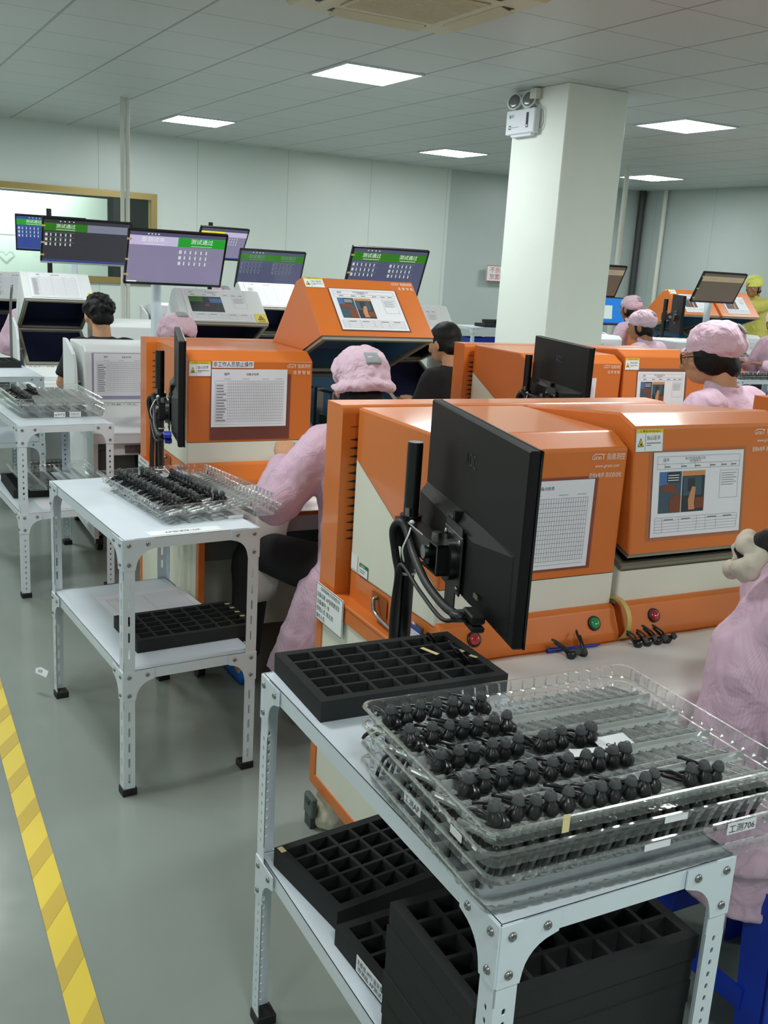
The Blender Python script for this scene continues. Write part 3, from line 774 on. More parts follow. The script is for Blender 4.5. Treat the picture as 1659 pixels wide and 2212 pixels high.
def make_box(label, x, y, w=.506, deg=0.0, col='orange', sheet='check', sheet_at=(.115, .912, .297, .212), sleeve=None, sticker=None, brand=0, strip=None,
             buttons=(.088, .434), dz=0.0, group=None, side_card=False, cheeks=False, device=False, btn=True):
    o = thing('audio_test_box', label, 'test machine', (x, y, 0), 0, group)
    org = col == 'orange'
    A, B_ = (M['orange'], M['cream']) if org else (M['machinewhite'], M['machinewhite'])
    if org: D_, TOP, CH, ZF, ZB, ZM, ZL = .46, 1.233, (.06, 1.20), .885, 1.10, .795, .72
    else: D_, TOP, CH, ZF, ZB, ZM, ZL = .45, 1.068, (.04, 1.04), .765, .97, .70, .665
    LN = M['liner'] if org else M['darkliner']
    H = (D_, ZB + .05)
    # lower body
    shell_obj('lower_body', [(D_, ZM), (0, ZM), (0, ZF), (D_, ZB)], w, 2, [B_, LN, M['gasket']], o)
    s = MB(); s.box(0.002, .002, ZL, w - .002, D_ - .002, ZM - .001); bp = s.build('base_plinth', A, o)
    # lid
    P = [(D_, TOP), (CH[0], TOP), (0, CH[1]), (0, ZF), (D_, ZB)]
    eps = .002
    lid = shell_obj('lid', [(yy - H[0], z - H[1] + (eps if k > 2 else 0)) for k, (yy, z) in enumerate(P)], w, 3, [A, LN, M['gasket']], o, (0, H[0], H[1]))
    lid.rotation_euler = (-R(deg), 0, 0)
    if deg > 3:
        dv = Vector((0, D_, ZB - ZF)); L_ = dv.length
        for par, base, up in ((lid, Vector((0, -H[0], ZF - H[1])), -1), (o, Vector((0, 0, ZF)), 1)):
            T = plane_T(base, (1, 0, 0), dv); s = MB(); z0, z1 = (-.013, .001) if up < 0 else (-.001, .013 if deg > 20 else .010)
            s.box(.006, .006, z0, w - .006, .026, z1, 0, T); s.box(.006, L_ - .03, z0, w - .006, L_ - .01, z1, 0, T); s.box(.006, .026, z0, .026, L_ - .03, z1, 0, T); s.box(w - .026, .026, z0, w - .006, L_ - .03, z1, 0, T)
            s.build('gasket_rim', M['gasket'], par)
    F0 = lambda px, pz: FRONT(px, -H[0] - .0012, pz - H[1])
    if sheet:
        sx, sz, sw, sh_ = sheet_at
        if sleeve:
            a, b2, c, d2, mt = sleeve
            s = MB(); s.rect(a, b2, c, d2, 0, F0(0, 0)); s.build('plastic_sleeve', mt, lid)
        s = MB(); T = F0(sx, sz) @ Matrix.Translation((0, 0, .001))
        if sheet == 'check': check_sheet(s, T, sw, sh_)
        elif sheet == 'blank': check_sheet(s, T, sw, sh_, cols=3, rows=22, side=.16)
        else: photo_sheet(s, T, sw, sh_, sheet == 'photo_white')
        s.build('check_sheet' if sheet in ('check', 'blank') else 'instruction_sheet', sheet_mats(), lid)
    if sticker:
        s = MB(); warn_sticker(s, F0(*sticker)); s.build('warning_sticker', STK(), lid)
    if brand:
        s = MB(); T = F0(0, 0) @ Matrix.Translation((0, 0, .0006))
        bx = w - .109
        s.text('Giran', bx, 1.174, .0115, 0, T, w=.028); s.text('T', bx + .028, 1.174, .0135, 0, T, w=.011); s.rect(bx + .006, 1.1865, bx + .030, 1.1883, 0, T)
        s.text('指南测控', bx + .044, 1.174, .0125, 0, T, w=.055)
        if brand == 1:
            s.text('www.girant.com', bx + .012, 1.155, .008, 0, T, w=.072); s.text('连接&电声 测试自动化', bx - .004, 1.131, .0095, 0, T, w=.098)
        else: s.text('造 更 智 能', bx + .026, 1.150, .0115, 0, T, w=.072)
        s.build('brand_lettering', M['whiteink'], lid)
    if strip:
        s = MB(); T = F0(*strip) @ Matrix.Translation((0, 0, .0012)); s.rect(0, 0, .165, .026, 0, T); s.text('非工作人员禁止操作', .004, .006, .015, 1, T, .0004, w=.157); s.build('notice_strip', [M['paper'], M['ink']], lid)
    # button ledge
    if org:
        s = MB(); s.prism([(.004, ZL + .001), (-.046, ZL + .001), (-.046, ZL + .022), (-.018, ZL + .078), (-.004, ZL + .086), (.004, ZL + .086)], .0, w)
        lg = bevel(s.build('button_ledge', A, o), .003, 2, 15)
        nrm = Vector((0, -.056, .028)).normalized()
        if btn:
            for bx, mt, nm in ((buttons[0], M['redbtn'], 'red'), (buttons[1], M['greenbtn'], 'green')):
                T = plane_T((bx, -.032, ZL + .050), (1, 0, 0), nrm.cross(Vector((1, 0, 0))))
                s = MB(); s.lathe([(.0175, -.004), (.0185, .002), (.0175, .005), (.0145, .006), (.0145, .002)], 28, 0, T); pb_ = s.build('push_button', M['blackmetal'], lg)
                s = MB(); s.lathe([(.0142, .002), (.0142, .0055), (.0125, .0085), (.008, .0105), (.0, .0112)], 28, 0, T); tag(s.build('button_cap', mt, pb_), nm + ' domed button cap')
    else:
        s = MB(); s.prism([(.004, ZL), (-.075, ZL), (-.075, ZL + .03), (-.03, ZL + .085), (.004, ZL + .09)], -.03, w + .03); s.build('front_ledge', B_, o)
        s = MB(); T = plane_T((.02, -.0012, ZM + .030), (1, 0, 0), (0, 0, 1)); s.text('非工作人员禁止操作', 0, 0, .026, 0, T, w=.255); s.build('notice_lettering', M['ink'], o)
        if cheeks:
            for X in (-.048, w + .030):
                s = MB(); s.prism([(.40, ZL), (.40, TOP + .01), (.32, TOP + .01), (.10, TOP - .05), (.055, TOP - .13), (.03, ZF - .02), (-.05, ZM), (-.05, ZL)], X, X + .018); bevel(s.build('side_cheek', B_, o), .003, 2)
            s = MB(); s.cyl((-.030, .12, ZF + .10), (-.002, .12, ZF + .10), .011, 14); s.cyl((-.028, .12, ZF + .10), (-.016, .12, ZF + .10), .02, 14); s.build('lid_knob', M['steel'], o)
            s = MB(); s.tube([(-.055, .30, ZF), (-.055, .28, TOP + .05), (-.05, .2, TOP + .22)], .009, 10); s.build('gas_strut', M['steel'], o) if deg > 20 else None
    if org:
        # handle, labels and card on the left flank of the plinth
        s = MB(); T = LEFT(-.0012, .32, ZL + .012); s.rect(.0, 0, .085, .052, 0, T); s.build('handle_recess_shade', mat('orange_recess_shade', (150, 78, 28), .5), o)  # flat patch, the shade of the recess put into its darker orange
        s = MB(); s.tube([(-.003, .285, ZL + .055), (-.016, .282, ZL + .05), (-.018, .265, ZL + .022), (-.018, .20, ZL + .012), (-.016, .165, ZL + .01), (-.003, .16, ZL + .008)], .0052, 10); s.build('handle', M['steel'], o)
        if side_card:
            s = MB(); T = LEFT(-.0012, .455, ZM + .010)
            s.rect(.002, 0, .040, .042, 0, T); 
            s.rect(.052, -.006, .105, .028, 1, T); s.rect(.054, -.004, .103, .018, 0, T, .0005); s.text('合格证', .060, .019, .006, 0, T, .0005); s.rect(.058, .010, .09, .0115, 2, T, .001); s.rect(.058, .004, .085, .0055, 2, T, .001)
            s.build('inspection_labels', [M['paper'], M['greenink'], M['ink']], o)
            s = MB(); T = LEFT(-.006, .105, ZL - .002); s.box(.0, -.004, 0, .068, .064, .004, 2, T)
            s.rect(.006, .0, .062, .060, 0, T, .0045); s.rect(.006, .048, .062, .060, 1, T, .005)
            for k in range(7): s.rect(.010, .006 + k * .006, .058, .0068 + k * .006, 1, T, .005)
            s.build('record_card', [M['paper'], M['blueink'], M['filmclear']], o)
    if device:
        # fixture inside the open chamber: toggle clamp, posts, cables
        s = MB(); s.box(.10, .14, ZM + .024, .40, .36, ZM + .05, 0); s.box(.14, .30, ZM + .05, .17, .33, ZM + .26, 1); s.cyl((.155, .30, ZM + .25), (.155, .16, ZM + .255), .006, 10, 1)
        s.cyl((.155, .17, ZM + .255), (.155, .17, ZM + .17), .009, 10, 1); s.box(.12, .12, ZM + .12, .20, .22, ZM + .16, 2); s.box(.30, .2, ZM + .05, .36, .3, ZM + .14, 3)
        s.tube([(.13, .33, ZM + .26), (.10, .34, ZM + .24), (.09, .33, ZM + .15), (.08, .28, ZM + .06)], .006, 8, 3)
        s.build('test_fixture', [M['darkgrey'], M['steel'], mat('fixture_green', (70, 110, 74), .4), M['black']], o)
    return o

# ================================================================== place the benches
# nearest row: closed box and a box with its lid slightly raised
YA, YB, YC, YD = 1.85, 3.68, 5.5, 7.25
bA = make_bench('nearest orange bench, with the white equipment sign hanging on its left side', 1.075, YA, sign=True, group='orange test benches')
bB = make_bench('orange bench behind the second shelf table, carrying the wide open test box', 1.010, YB, sign=True, group='orange test benches')
bC = make_bench('orange bench in front of the pillar, right of the man in the black shirt', 2.590, YB + .07, W=1.17, group='orange test benches')
bD = make_bench('orange bench at the right picture edge of which only a back corner shows', 2.675, YA + .03, group='orange test benches')
bE = make_bench('orange bench far back at the right, below the tilted brown screen', 6.80, 7.42, group='orange test benches')
make_box('nearest closed orange test box, check sheet on its front and brand at upper right', 1.109, YA, sheet='check', sheet_at=(.112, .912, .300, .216),
         sleeve=(.10, .905, .425, 1.135, M['film']), brand=1, side_card=True, group='orange test boxes')
make_box('nearest orange test box with its lid raised a crack and a photo instruction sheet', 1.633, YA, deg=6, sheet='photo', sheet_at=(.062, .925, .300, .212), sleeve=(.05, .915, .375, 1.145, M['filmclear']),
         sticker=(.004, 1.140), brand=1, buttons=(.10, .44), group='orange test boxes')
make_box('closed orange test box behind the second shelf table, notice strip above its sheet', 1.050, YB, sheet='check', sheet_at=(.092, .945, .306, .222), sleeve=(.088, .893, .415, 1.150, M['film']),
         sticker=(.004, 1.140), strip=(.094, 1.172), brand=2, side_card=True, group='orange test boxes')
make_box('wide open orange test box with a tilted lid and photo instruction sheet', 1.568, YB, deg=47, sheet='photo', sheet_at=(.100, .918, .300, .222), sleeve=(.095, .912, .408, 1.145, M['film']),
         sticker=(.002, 1.142), brand=2, device=True, group='orange test boxes')
make_box('closed orange test box in front of the pillar, half hidden by a monitor back', 2.635, YB + .08, w=.545, sheet='check', sheet_at=(.10, .912, .300, .216), brand=2, group='orange test boxes')
make_box('orange test box beside the woman with glasses, photo sheet on its front', 3.195, YB + .08, w=.52, deg=4, sheet='photo', sheet_at=(.085, .915, .300, .212), sleeve=(.08, .905, .40, 1.145, M['filmclear']),
         sticker=(.004, 1.135), brand=2, group='orange test boxes')
make_box('open orange test box far back, lid lifted behind the brown screen', 6.86, 7.42, deg=44, sheet='photo', sheet_at=(.10, .918, .300, .222), sticker=(.002, 1.142), device=True, btn=False, group='orange test boxes')
make_box('open orange test box farthest right, near the person in yellow', 7.40, 7.42, deg=44, sheet='photo', sheet_at=(.10, .918, .300, .222), btn=False, group='orange test boxes')
# white rows
WG = 'white test benches'; XG = 'white test boxes'
def white_bench(label, x, y): return make_bench(label, x, y, 'white', W=1.12, th=.665, fy=-.36, by=.50, zlo=.10, housing=False, group=WG)
white_bench('white bench left of the nearest closed orange box row, behind the third shelf table', .985, YC)
white_bench('white bench behind the wide open orange box', 2.565, YC)
white_bench('white bench behind the black foam tray at the left picture edge', .885, YD)
white_bench('white bench farther back, right of the man in the black shirt at left', 2.47, YD)
white_bench('white bench at the left, in the row closest to the window', .86, 9.0)
white_bench('white bench below the yellow-banner screen, in the row closest to the wall', 2.2, 9.0)
white_bench('white bench just right of the pillar', 5.12, YD)
white_bench('white bench at the right picture edge behind the earbud table', 7.95, 7.85)
make_box('closed white test box with a gridded check sheet, left of the orange boxes', 1.01, YC, w=.46, col='white', sheet='check', sheet_at=(.045, .805, .330, .228), sleeve=(.035, .785, .385, 1.036, mat('sleeve_bluegrey', (150, 152, 176), .3)), cheeks=True, group=XG)
make_box('open white test box with colour photo sheet and yellow sticker, behind the pink cap', 1.535, YC, w=.50, col='white', deg=52, sheet='photo_white', sheet_at=(.04, .772, .38, .258), group=XG)
make_box('open white test box beside the dark-haired man in black, photo sheet on its lid', 2.83, YC, w=.46, col='white', deg=44, sheet='photo_white', sheet_at=(.03, .772, .35, .258), cheeks=True, group=XG)
make_box('open white test box at far left showing its dark blue lining', .935, YD, w=.46, col='white', deg=52, sheet='blank', sheet_at=(.05, .780, .33, .250), cheeks=True, group=XG)
make_box('closed white test box behind the curly-haired man', 1.46, YD, w=.46, col='white', sheet=None, group=XG)
make_box('open white test box with a lined sheet, under the twin green-banner screen', 2.50, YD, w=.46, col='white', deg=52, sheet='blank', sheet_at=(.04, .780, .33, .250), group=XG)
make_box('white test box at the left picture edge below the window', .88, 9.0, w=.46, col='white', deg=40, sheet='blank', sheet_at=(.05, .780, .33, .250), group=XG)
make_box('white test box with a small notice, below the yellow-banner screen', 2.26, 9.0, w=.46, col='white', deg=8, sheet='blank', sheet_at=(.06, .79, .30, .22), cheeks=True, group=XG)
make_box('closed white test box just right of the pillar', 5.66, YD, w=.44, col='white', sheet='photo_white', sheet_at=(.05, .775, .33, .24), cheeks=True, group=XG)
make_box('white test box with photo sheet at the right picture edge, above the earbud table', 8.02, 7.85, w=.46, col='white', sheet='photo_white', sheet_at=(.04, .775, .36, .25), cheeks=True, group=XG)
for o in list(bpy.data.objects):        # yellow stickers on the two nearest white lids
    if o.get('label', '').startswith('open white test box with colour photo') or o.get('label', '').startswith('open white test box at far left'):
        ld_ = [c for c in o.children if c.name.startswith('lid')][0]
        s = MB(); T = FRONT(.425, -.452, .765 - 1.02 + .004); s.rect(0, 0, .07, .072, 0, T)
        s.poly([(.012, .02), (.058, .02), (.035, .06)], 1, T, .0005); s.poly([(.018, .024), (.052, .024), (.035, .053)], 0, T, .001)
        for cx_, cy_ in ((.035, .04), (.029, .030), (.041, .030)): s.poly([(cx_ + .005 * math.cos(a), cy_ + .005 * math.sin(a)) for a in [k * math.pi / 4 for k in range(8)]], 1, T, .0014)
        s.rect(.014, .008, .056, .011, 1, T, .0005)
        s.build('warning_sticker', [M['yellow'], M['ink']], ld_)

# ================================================================== MONITORS
def screen_ui(mb, T, w, h, ui, mi):
    """ui: list of (x0,y0,x1,y1,mat) in fractions from lower left, then text entries"""
    z = .0004
    for e in ui:
        if e[0] == 'r':
            _, x0, y0, x1, y1, m_ = e; mb.rect((x0 - .5) * w, (y0 - .5) * h, (x1 - .5) * w, (y1 - .5) * h, mi(m_), T, z)
        elif e[0] == 't':
            _, body, x, y, hh, m_ = e; mb.text(body, (x - .5) * w, (y - .5) * h, hh * h, mi(m_), T, z + .0002, align='c')
        elif e[0] == 'rows':
            _, x0, y0, x1, y1, m_ = e
            for r_ in range(3):
                for c_ in range(6):
                    xx = x0 + (x1 - x0) * c_ / 6; yy = y1 - (y1 - y0) * (r_ + .75) / 3
                    wd = (x1 - x0) / 6 * (.5 if c_ == 0 else .26)
                    for q in range(3):
                        yq = yy + q * (y1 - y0) / 3 * .2; mb.rect((xx - .5) * w, (yq - .5) * h, (xx + wd - .5) * w, (yq + (y1 - y0) / 3 * .13 - .5) * h, mi(m_), T, z)
                yl = y1 - (y1 - y0) * (r_ + .02) / 3; mb.rect((x0 - .5) * w, (yl - .5) * h, (x1 - .5) * w, (yl + .004 - .5) * h, mi('gtext'), T, z)
        z += .00015
def pass_ui(bg, banner, split=None, rows=True, text='text', other=None, taskbar='bar', halves=(True, False)):
    ui = [('r', 0, 0, 1, 1, bg), ('r', 0, 0, 1, .05, taskbar), ('r', 0, .93, 1, 1, bg if bg != 'violet' else 'slate')]
    for k, on in enumerate(halves):
        x0, x1 = k * .5, k * .5 + .5
        c = banner if on else other
        if c: ui.append(('r', x0, .74, x1, .92, c))
        if on:
            ui += [('t', '测试通过', (x0 + x1) / 2, .815, .075, text), ('r', x0 + .14, .765, x1 - .14, .775, text), ('rows', x0 + .02, .36, x1 - .14, .70, 'dim' if text == 'dim' else 'text')]
    for q in range(4): ui.append(('r', .18 + .05 * q, .955, .195 + .05 * q, .975, 'text'))
    return ui
def make_monitor(label, center, phi, tilt=0.0, w=.545, h=.33, ui=None, base=None, pole=None, pole_m='blackmetal', detail=False, group='monitors on poles', tags=False, silver=False, arm_z=0.0):
    """screen faces local -y before turning by phi; tilt leans the top forward. pole=(x,y,z0,z1,radius)"""
    base = base or (pole[0], pole[1], pole[2])
    o = thing('monitor', label, 'monitor', base, 0, group)
    T = Matrix.Translation(Vector(center) - Vector(base)) @ Matrix.Rotation(phi, 4, 'Z') @ Matrix.Rotation(tilt, 4, 'X')
    s = MB(); s.box(-w / 2, -.004, -h / 2, w / 2, .016, h / 2, 0, T, .003)
    if detail:
        # raised lower housing with a tapering ridge
        Q = T
        D0 = [(.285, -.010, .016), (-.10, -.010, .016), (-.268, -.012, .016), (-.272, -.158, .016), (-.10, -.160, .016), (.285, -.160, .016)]
        D1 = [(.281, -.030, .032), (-.10, -.038, .032), (-.262, -.017, .0175), (-.268, -.154, .0175), (-.10, -.155, .032), (.281, -.155, .032)]
        vs = [(x, yy, z) for x, z, yy in D0 + D1]
        s.add(vs, [(6, 7, 10, 11), (7, 8, 9, 10)] + [(k, (k + 1) % 6, (k + 1) % 6 + 6, k + 6) for k in range(6)], 0, False, T)
        s.box(.018, .016, -.036, .030, .0335, -.010, 0, T)
        B2 = T @ plane_T((0, .0165, 0), (-1, 0, 0), (0, 0, 1))
        s.text('AOC', -.03, .083, .026, 1, B2, .0006, w=.062)
    s.build('back_cover', [M['black'], mat('logo_gloss_black', (5, 5, 6), .12)], o)
    s = MB()
    bz = .011
    for q in ((-w / 2, -h / 2, w / 2, -h / 2 + bz * 1.3), (-w / 2, h / 2 - bz, w / 2, h / 2), (-w / 2, -h / 2, -w / 2 + bz, h / 2), (w / 2 - bz, -h / 2, w / 2, h / 2)):
        s.box(q[0], -.0075, q[1], q[2], -.0035, q[3], 0, T)
    if silver: s.box(-w / 2, -.0085, -h / 2 - .002, w / 2, -.003, -h / 2 + .012, 1, T)
    if tags:
        for q in (.10, -.02, -.11): s.box(-w / 2 - .003, -.0086, q, -w / 2 + .022, -.0076, q + .012, 2, T)
    s.build('bezel', [M['blackmetal'], M['grating'], M['tape']], o)
    names = []
    def mi(nm):
        if nm not in names: names.append(nm)
        return names.index(nm)
    s = MB(); P_ = T @ plane_T((0, -.0046, 0), (1, 0, 0), (0, 0, 1))
    ui = ui or [('r', 0, 0, 1, 1, 'dark')]
    screen_ui(s, P_, w - 2 * bz, h - 2 * bz, ui, mi)
    s.build('screen', [S[n_] for n_ in names], o)
    # mount
    bo = .036 if detail else .016
    vz = -.10 if detail else -.03
    s = MB(); s.box(-.058, bo, vz - .058, .058, bo + .004, vz + .058, 0, T, .002)
    if detail: s.box(-.052, bo, vz + .05, .052, bo + .003, vz + .075, 0, T); s.box(-.03, bo, vz - .11, .03, bo + .003, vz - .05, 0, T)
    s.cyl((0, bo + .003, vz), (0, bo + .016, vz), .040, 24, 0, T=T)
    for a, b2 in ((-.045, -.045), (.045, -.045), (-.045, .045), (.045, .045)): s.lathe([(.006, 0), (.006, .002), (.003, .004)], 10, 1, T @ Matrix.Translation((a, bo + .004, vz + b2)) @ Matrix.Rotation(-math.pi / 2, 4, 'X'))
    s.build('mount_plate', [M['blackmetal'], M['steel']], o)
    if pole:
        px, py, z0, z1, r_ = pole
        L = Vector((px, py, 0)) - Vector((base[0], base[1], base[2]))
        s = MB(); s.cyl((L.x, L.y, z0 - base[2]), (L.x, L.y, z1 - base[2]), r_, 24); s.cyl((L.x, L.y, z1 - base[2] - .001), (L.x, L.y, z1 - base[2] + .004), r_ * .96, 24)
        s.build('pole', M[pole_m], o)
        a0 = T @ Vector((0, bo + .016, vz)); pv = Vector((L.x, L.y, a0.z))
        d = pv - a0; dist = d.length; dn = d.normalized()
        s = MB()
        Xa = plane_T(a0, dn, Vector((0, 0, 1)))
        k1 = min(.055, dist * .4)
        for zz in (-.030, .026): s.box(-.012, -.030 if zz < 0 else .026, -.022, k1 + .02, -.026 if zz < 0 else .030, .022, 0, Xa)
        s.box(-.012, -.030, -.022, -.006, .030, .022, 0, Xa)
        s.box(k1 - .01, -.026, -.018, dist - r_ * .6, .026, .018, 0, Xa, .002)
        s.cyl(Xa @ Vector((k1, 0, -.027)), Xa @ Vector((k1, 0, .027)), .014, 18, 1); s.cyl(Xa @ Vector((k1, .026, 0)), Xa @ Vector((k1, .040, 0)), .010, 12, 1)
        s.cyl(Xa @ Vector((dist, -.034, 0)), Xa @ Vector((dist, .034, 0)), r_ + .007, 24, 0)
        s.box(dist - .02, -.03, -.034, dist + .004, .03, -.014, 0, Xa); s.cyl(Xa @ Vector((dist - .012, .03, -.01)), Xa @ Vector((dist - .012, .052, -.01)), .007, 10, 1)
        s.build('arm', [M['blackmetal'], M['steel']], o)
    return o, T
NEARUI = pass_ui('violet', 'green', halves=(True, False), other='lilac')
def monitor_with_cables(label, dx, dy, pc='black'):
    px, py = 1.0 + dx, 1.80 + dy
    o, T = make_monitor(label, (1.015 + dx, 1.575 + dy, 1.150), R(76.2), 0, .587, .34, NEARUI, pole=(px, py, .50, 1.236, .0165), detail=True)
    b = Vector((px, py, .50))
    c0 = T @ Vector((-.165, .040, -.150))
    J = lambda x, y, z: Vector((x, y, z)) - b + Vector((dx, dy, 0))
    s = MB()
    s.tube([c0, T @ Vector((-.15, .075, -.157)), J(.909, 1.43, .994), J(.917, 1.5, .990), J(.933, 1.6, 1.002), J(.957, 1.7, 1.028), J(.968, 1.755, 1.062), J(.966, 1.782, 1.074), J(.960, 1.80, 1.052), J(.970, 1.80, .995), J(.974, 1.79, .956), J(.970, 1.79, .894), J(.969, 1.79, .83), J(.98, 1.795, .70), J(1.0, 1.83, .60)], .0085, 10, 0, 8)
    s.tube([c0 + Vector((0, 0, -.012)), T @ Vector((-.14, .07, -.172)), J(.91, 1.50, .968), J(.93, 1.62, .98), J(.952, 1.74, .995), J(.966, 1.785, .94), J(.966, 1.79, .86), J(.985, 1.81, .70)], .004, 8, 0, 8)
    s.build('cable', M['cable'], o)
    s = MB(); s.box(-.205, .034, -.158, -.150, .060, -.142, 0, T, .003); s.box(-.200, .032, -.176, -.150, .056, -.164, 0, T, .003)
    s.box(-.226, .0165, -.160, -.219, .0185, -.138, 1, T); s.box(-.150, .0325, -.132, -.128, .0345, -.124, 1, T)
    s.build('plug', [M[pc], M['gold']], o)
    s = MB()
    for z in (.955, .80): MB().lathe([(.0185, -.002), (.0198, -.001), (.0198, .002), (.0185, .003)], 20, 0, Matrix.Translation(J(1.0, 1.80, z))).build('cable_tie', M['tie'], o)
    s.tube([J(.985, 1.765, 1.075), J(.962, 1.735, 1.06), J(.950, 1.735, 1.03), J(.958, 1.74, 1.0)], .0018, 6); s.tube([J(.985, 1.765, 1.075), J(1.0, 1.745, 1.05), J(1.005, 1.74, 1.02)], .0018, 6); s.ball(J(.984, 1.764, 1.076), .006, 10, 6)
    s.build('cable_tie', M['tie'], o)
    s = MB()
    for z in (.56, .66): s.box(px - b.x - .02, py - b.y - .02, z - .5 - .02, px - b.x + .075, py - b.y + .02, z - .5 + .02, 0, None, .003)
    s.build('pole_bracket', M['blackmetal'], o)
    return o
monitor_with_cables('large black monitor back with AOC logo on the nearest orange bench', 0, 0)
monitor_with_cables('black monitor seen almost edge-on, behind the second shelf table', -.068, YB - YA, 'vga')
monitor_with_cables('black monitor back in front of the pillar', 1.585, YB - YA + .05)
# screens facing the viewer, further back
UI2 = pass_ui('dark', 'dgreen', other='dim', halves=(True, False), taskbar='navy')

UI3 = [('r', 0, 0, 1, 1, 'violet'), ('r', 0, .93, 1, 1, 'slate'), ('r', 0, .745, .5, .925, 'lilac'), ('r', .5, .745, 1, .925, 'green'), ('t', '即测试中...', .26, .815, .075, 'text'), ('t', '测试通过', .75, .82, .075, 'text'),
       ('r', .15, .765, .36, .772, 'text'), ('r', .64, .765, .86, .772, 'text'), ('rows', .52, .36, .86, .70, 'text'), ('r', 0, .0, 1, .05, 'dim'), ('r', .01, .01, .11, .035, 'text')] + [('r', .18 + .035 * q, .955, .195 + .035 * q, .975, 'text') for q in range(4)]
UI1 = pass_ui('navy', 'green', halves=(True, True))
UI4 = [('r', 0, 0, 1, 1, 'violet'), ('r', 0, .9, 1, 1, 'slate'), ('r', 0, .74, .5, .90, 'yellow'), ('r', .5, .74, 1, .90, 'lilac'), ('rows', .53, .45, .85, .72, 'text'), ('r', 0, 0, 1, .05, 'navy'), ('t', '测试中', .25, .80, .06, 'tan'), ('r', .1, .01, .4, .04, 'text')]
UI5 = pass_ui('slate', 'dgreen', text='dim', halves=(True, True), taskbar='slate')
UI6 = pass_ui('violet', 'dgreen', halves=(True, True)); UI6[0] = ('r', 0, 0, 1, 1, 'slate')
UI8 = [('r', 0, 0, 1, 1, 'brown'), ('r', 0, .72, 1, .90, 'tan'), ('r', 0, .9, 1, 1, 'brown'), ('t', '测试通过', .25, .78, .06, 'dim'), ('t', '测试通过', .75, .78, .06, 'dim')]
TL_ = R(24)
make_monitor('wide screen with dark grey page and half green banner, left of the white pipe', (1.37, 7.35, 1.606), 0, TL_, .60, .325, UI2, pole=(1.365, 7.79, .30, 1.54, .022), pole_m='white', tags=True, silver=True)
make_monitor('large violet screen with green banner on its right half, above the curly-haired man', (1.565, 5.75, 1.545), 0, TL_, .565, .325, UI3, pole=(1.525, 6.035, .30, 1.52, .030), pole_m='white', tags=True)
make_monitor('blue screen at far left, partly behind the dark grey screen', (1.39, 9.0, 1.655), R(-8), TL_, .56, .31, UI1, pole=(1.40, 9.16, .66, 1.86, .021))
make_monitor('violet screen with a yellow banner, turned away near the window', (2.775, 8.72, 1.665), R(20), TL_, .52, .30, UI4, pole=(2.74, 8.93, .66, 1.84, .02))
make_monitor('dim slate screen with two dull green banners, left of the open orange lid', (2.84, 7.66, 1.482), 0, TL_, .545, .325, UI5, pole=(2.74, 7.80, .30, 1.42, .02))
make_monitor('slate screen with two bright green banners, above the open orange lid', (2.985, 5.92, 1.535), 0, TL_, .545, .325, UI6, pole=(2.96, 6.04, .30, 1.5, .02), tags=True)
make_monitor('tilted brown screen far right, above the woman with glasses', (6.87, 6.93, 1.548), R(-2), R(27), .505, .30, UI8, pole=(6.88, 7.045, .0, 1.5, .030), pole_m='white', tags=True)
make_monitor('tilted brown screen half hidden behind the right side of the pillar', (6.08, 7.68, 1.545), R(-2), R(27), .55, .325, UI8, pole=(6.15, 7.84, .66, 1.5, .02), pole_m='white')
make_monitor('black monitor back seen below the tilted brown screen', (6.47, 6.98, 1.30), R(57), 0, .56, .33, None, pole=(6.38, 7.05, .0, 1.42, .02))
UIB = [('r', 0, 0, 1, 1, 'blue'), ('r', .15, .2, .65, .72, 'window'), ('r', 0, 0, 1, .06, 'navy')]
o, _ = make_monitor('bright blue desktop screen right of the pillar', (7.18, 8.85, 1.22), R(-4), R(-6), .50, .30, UIB, pole=(7.18, 8.95, .0, 1.2, .02))

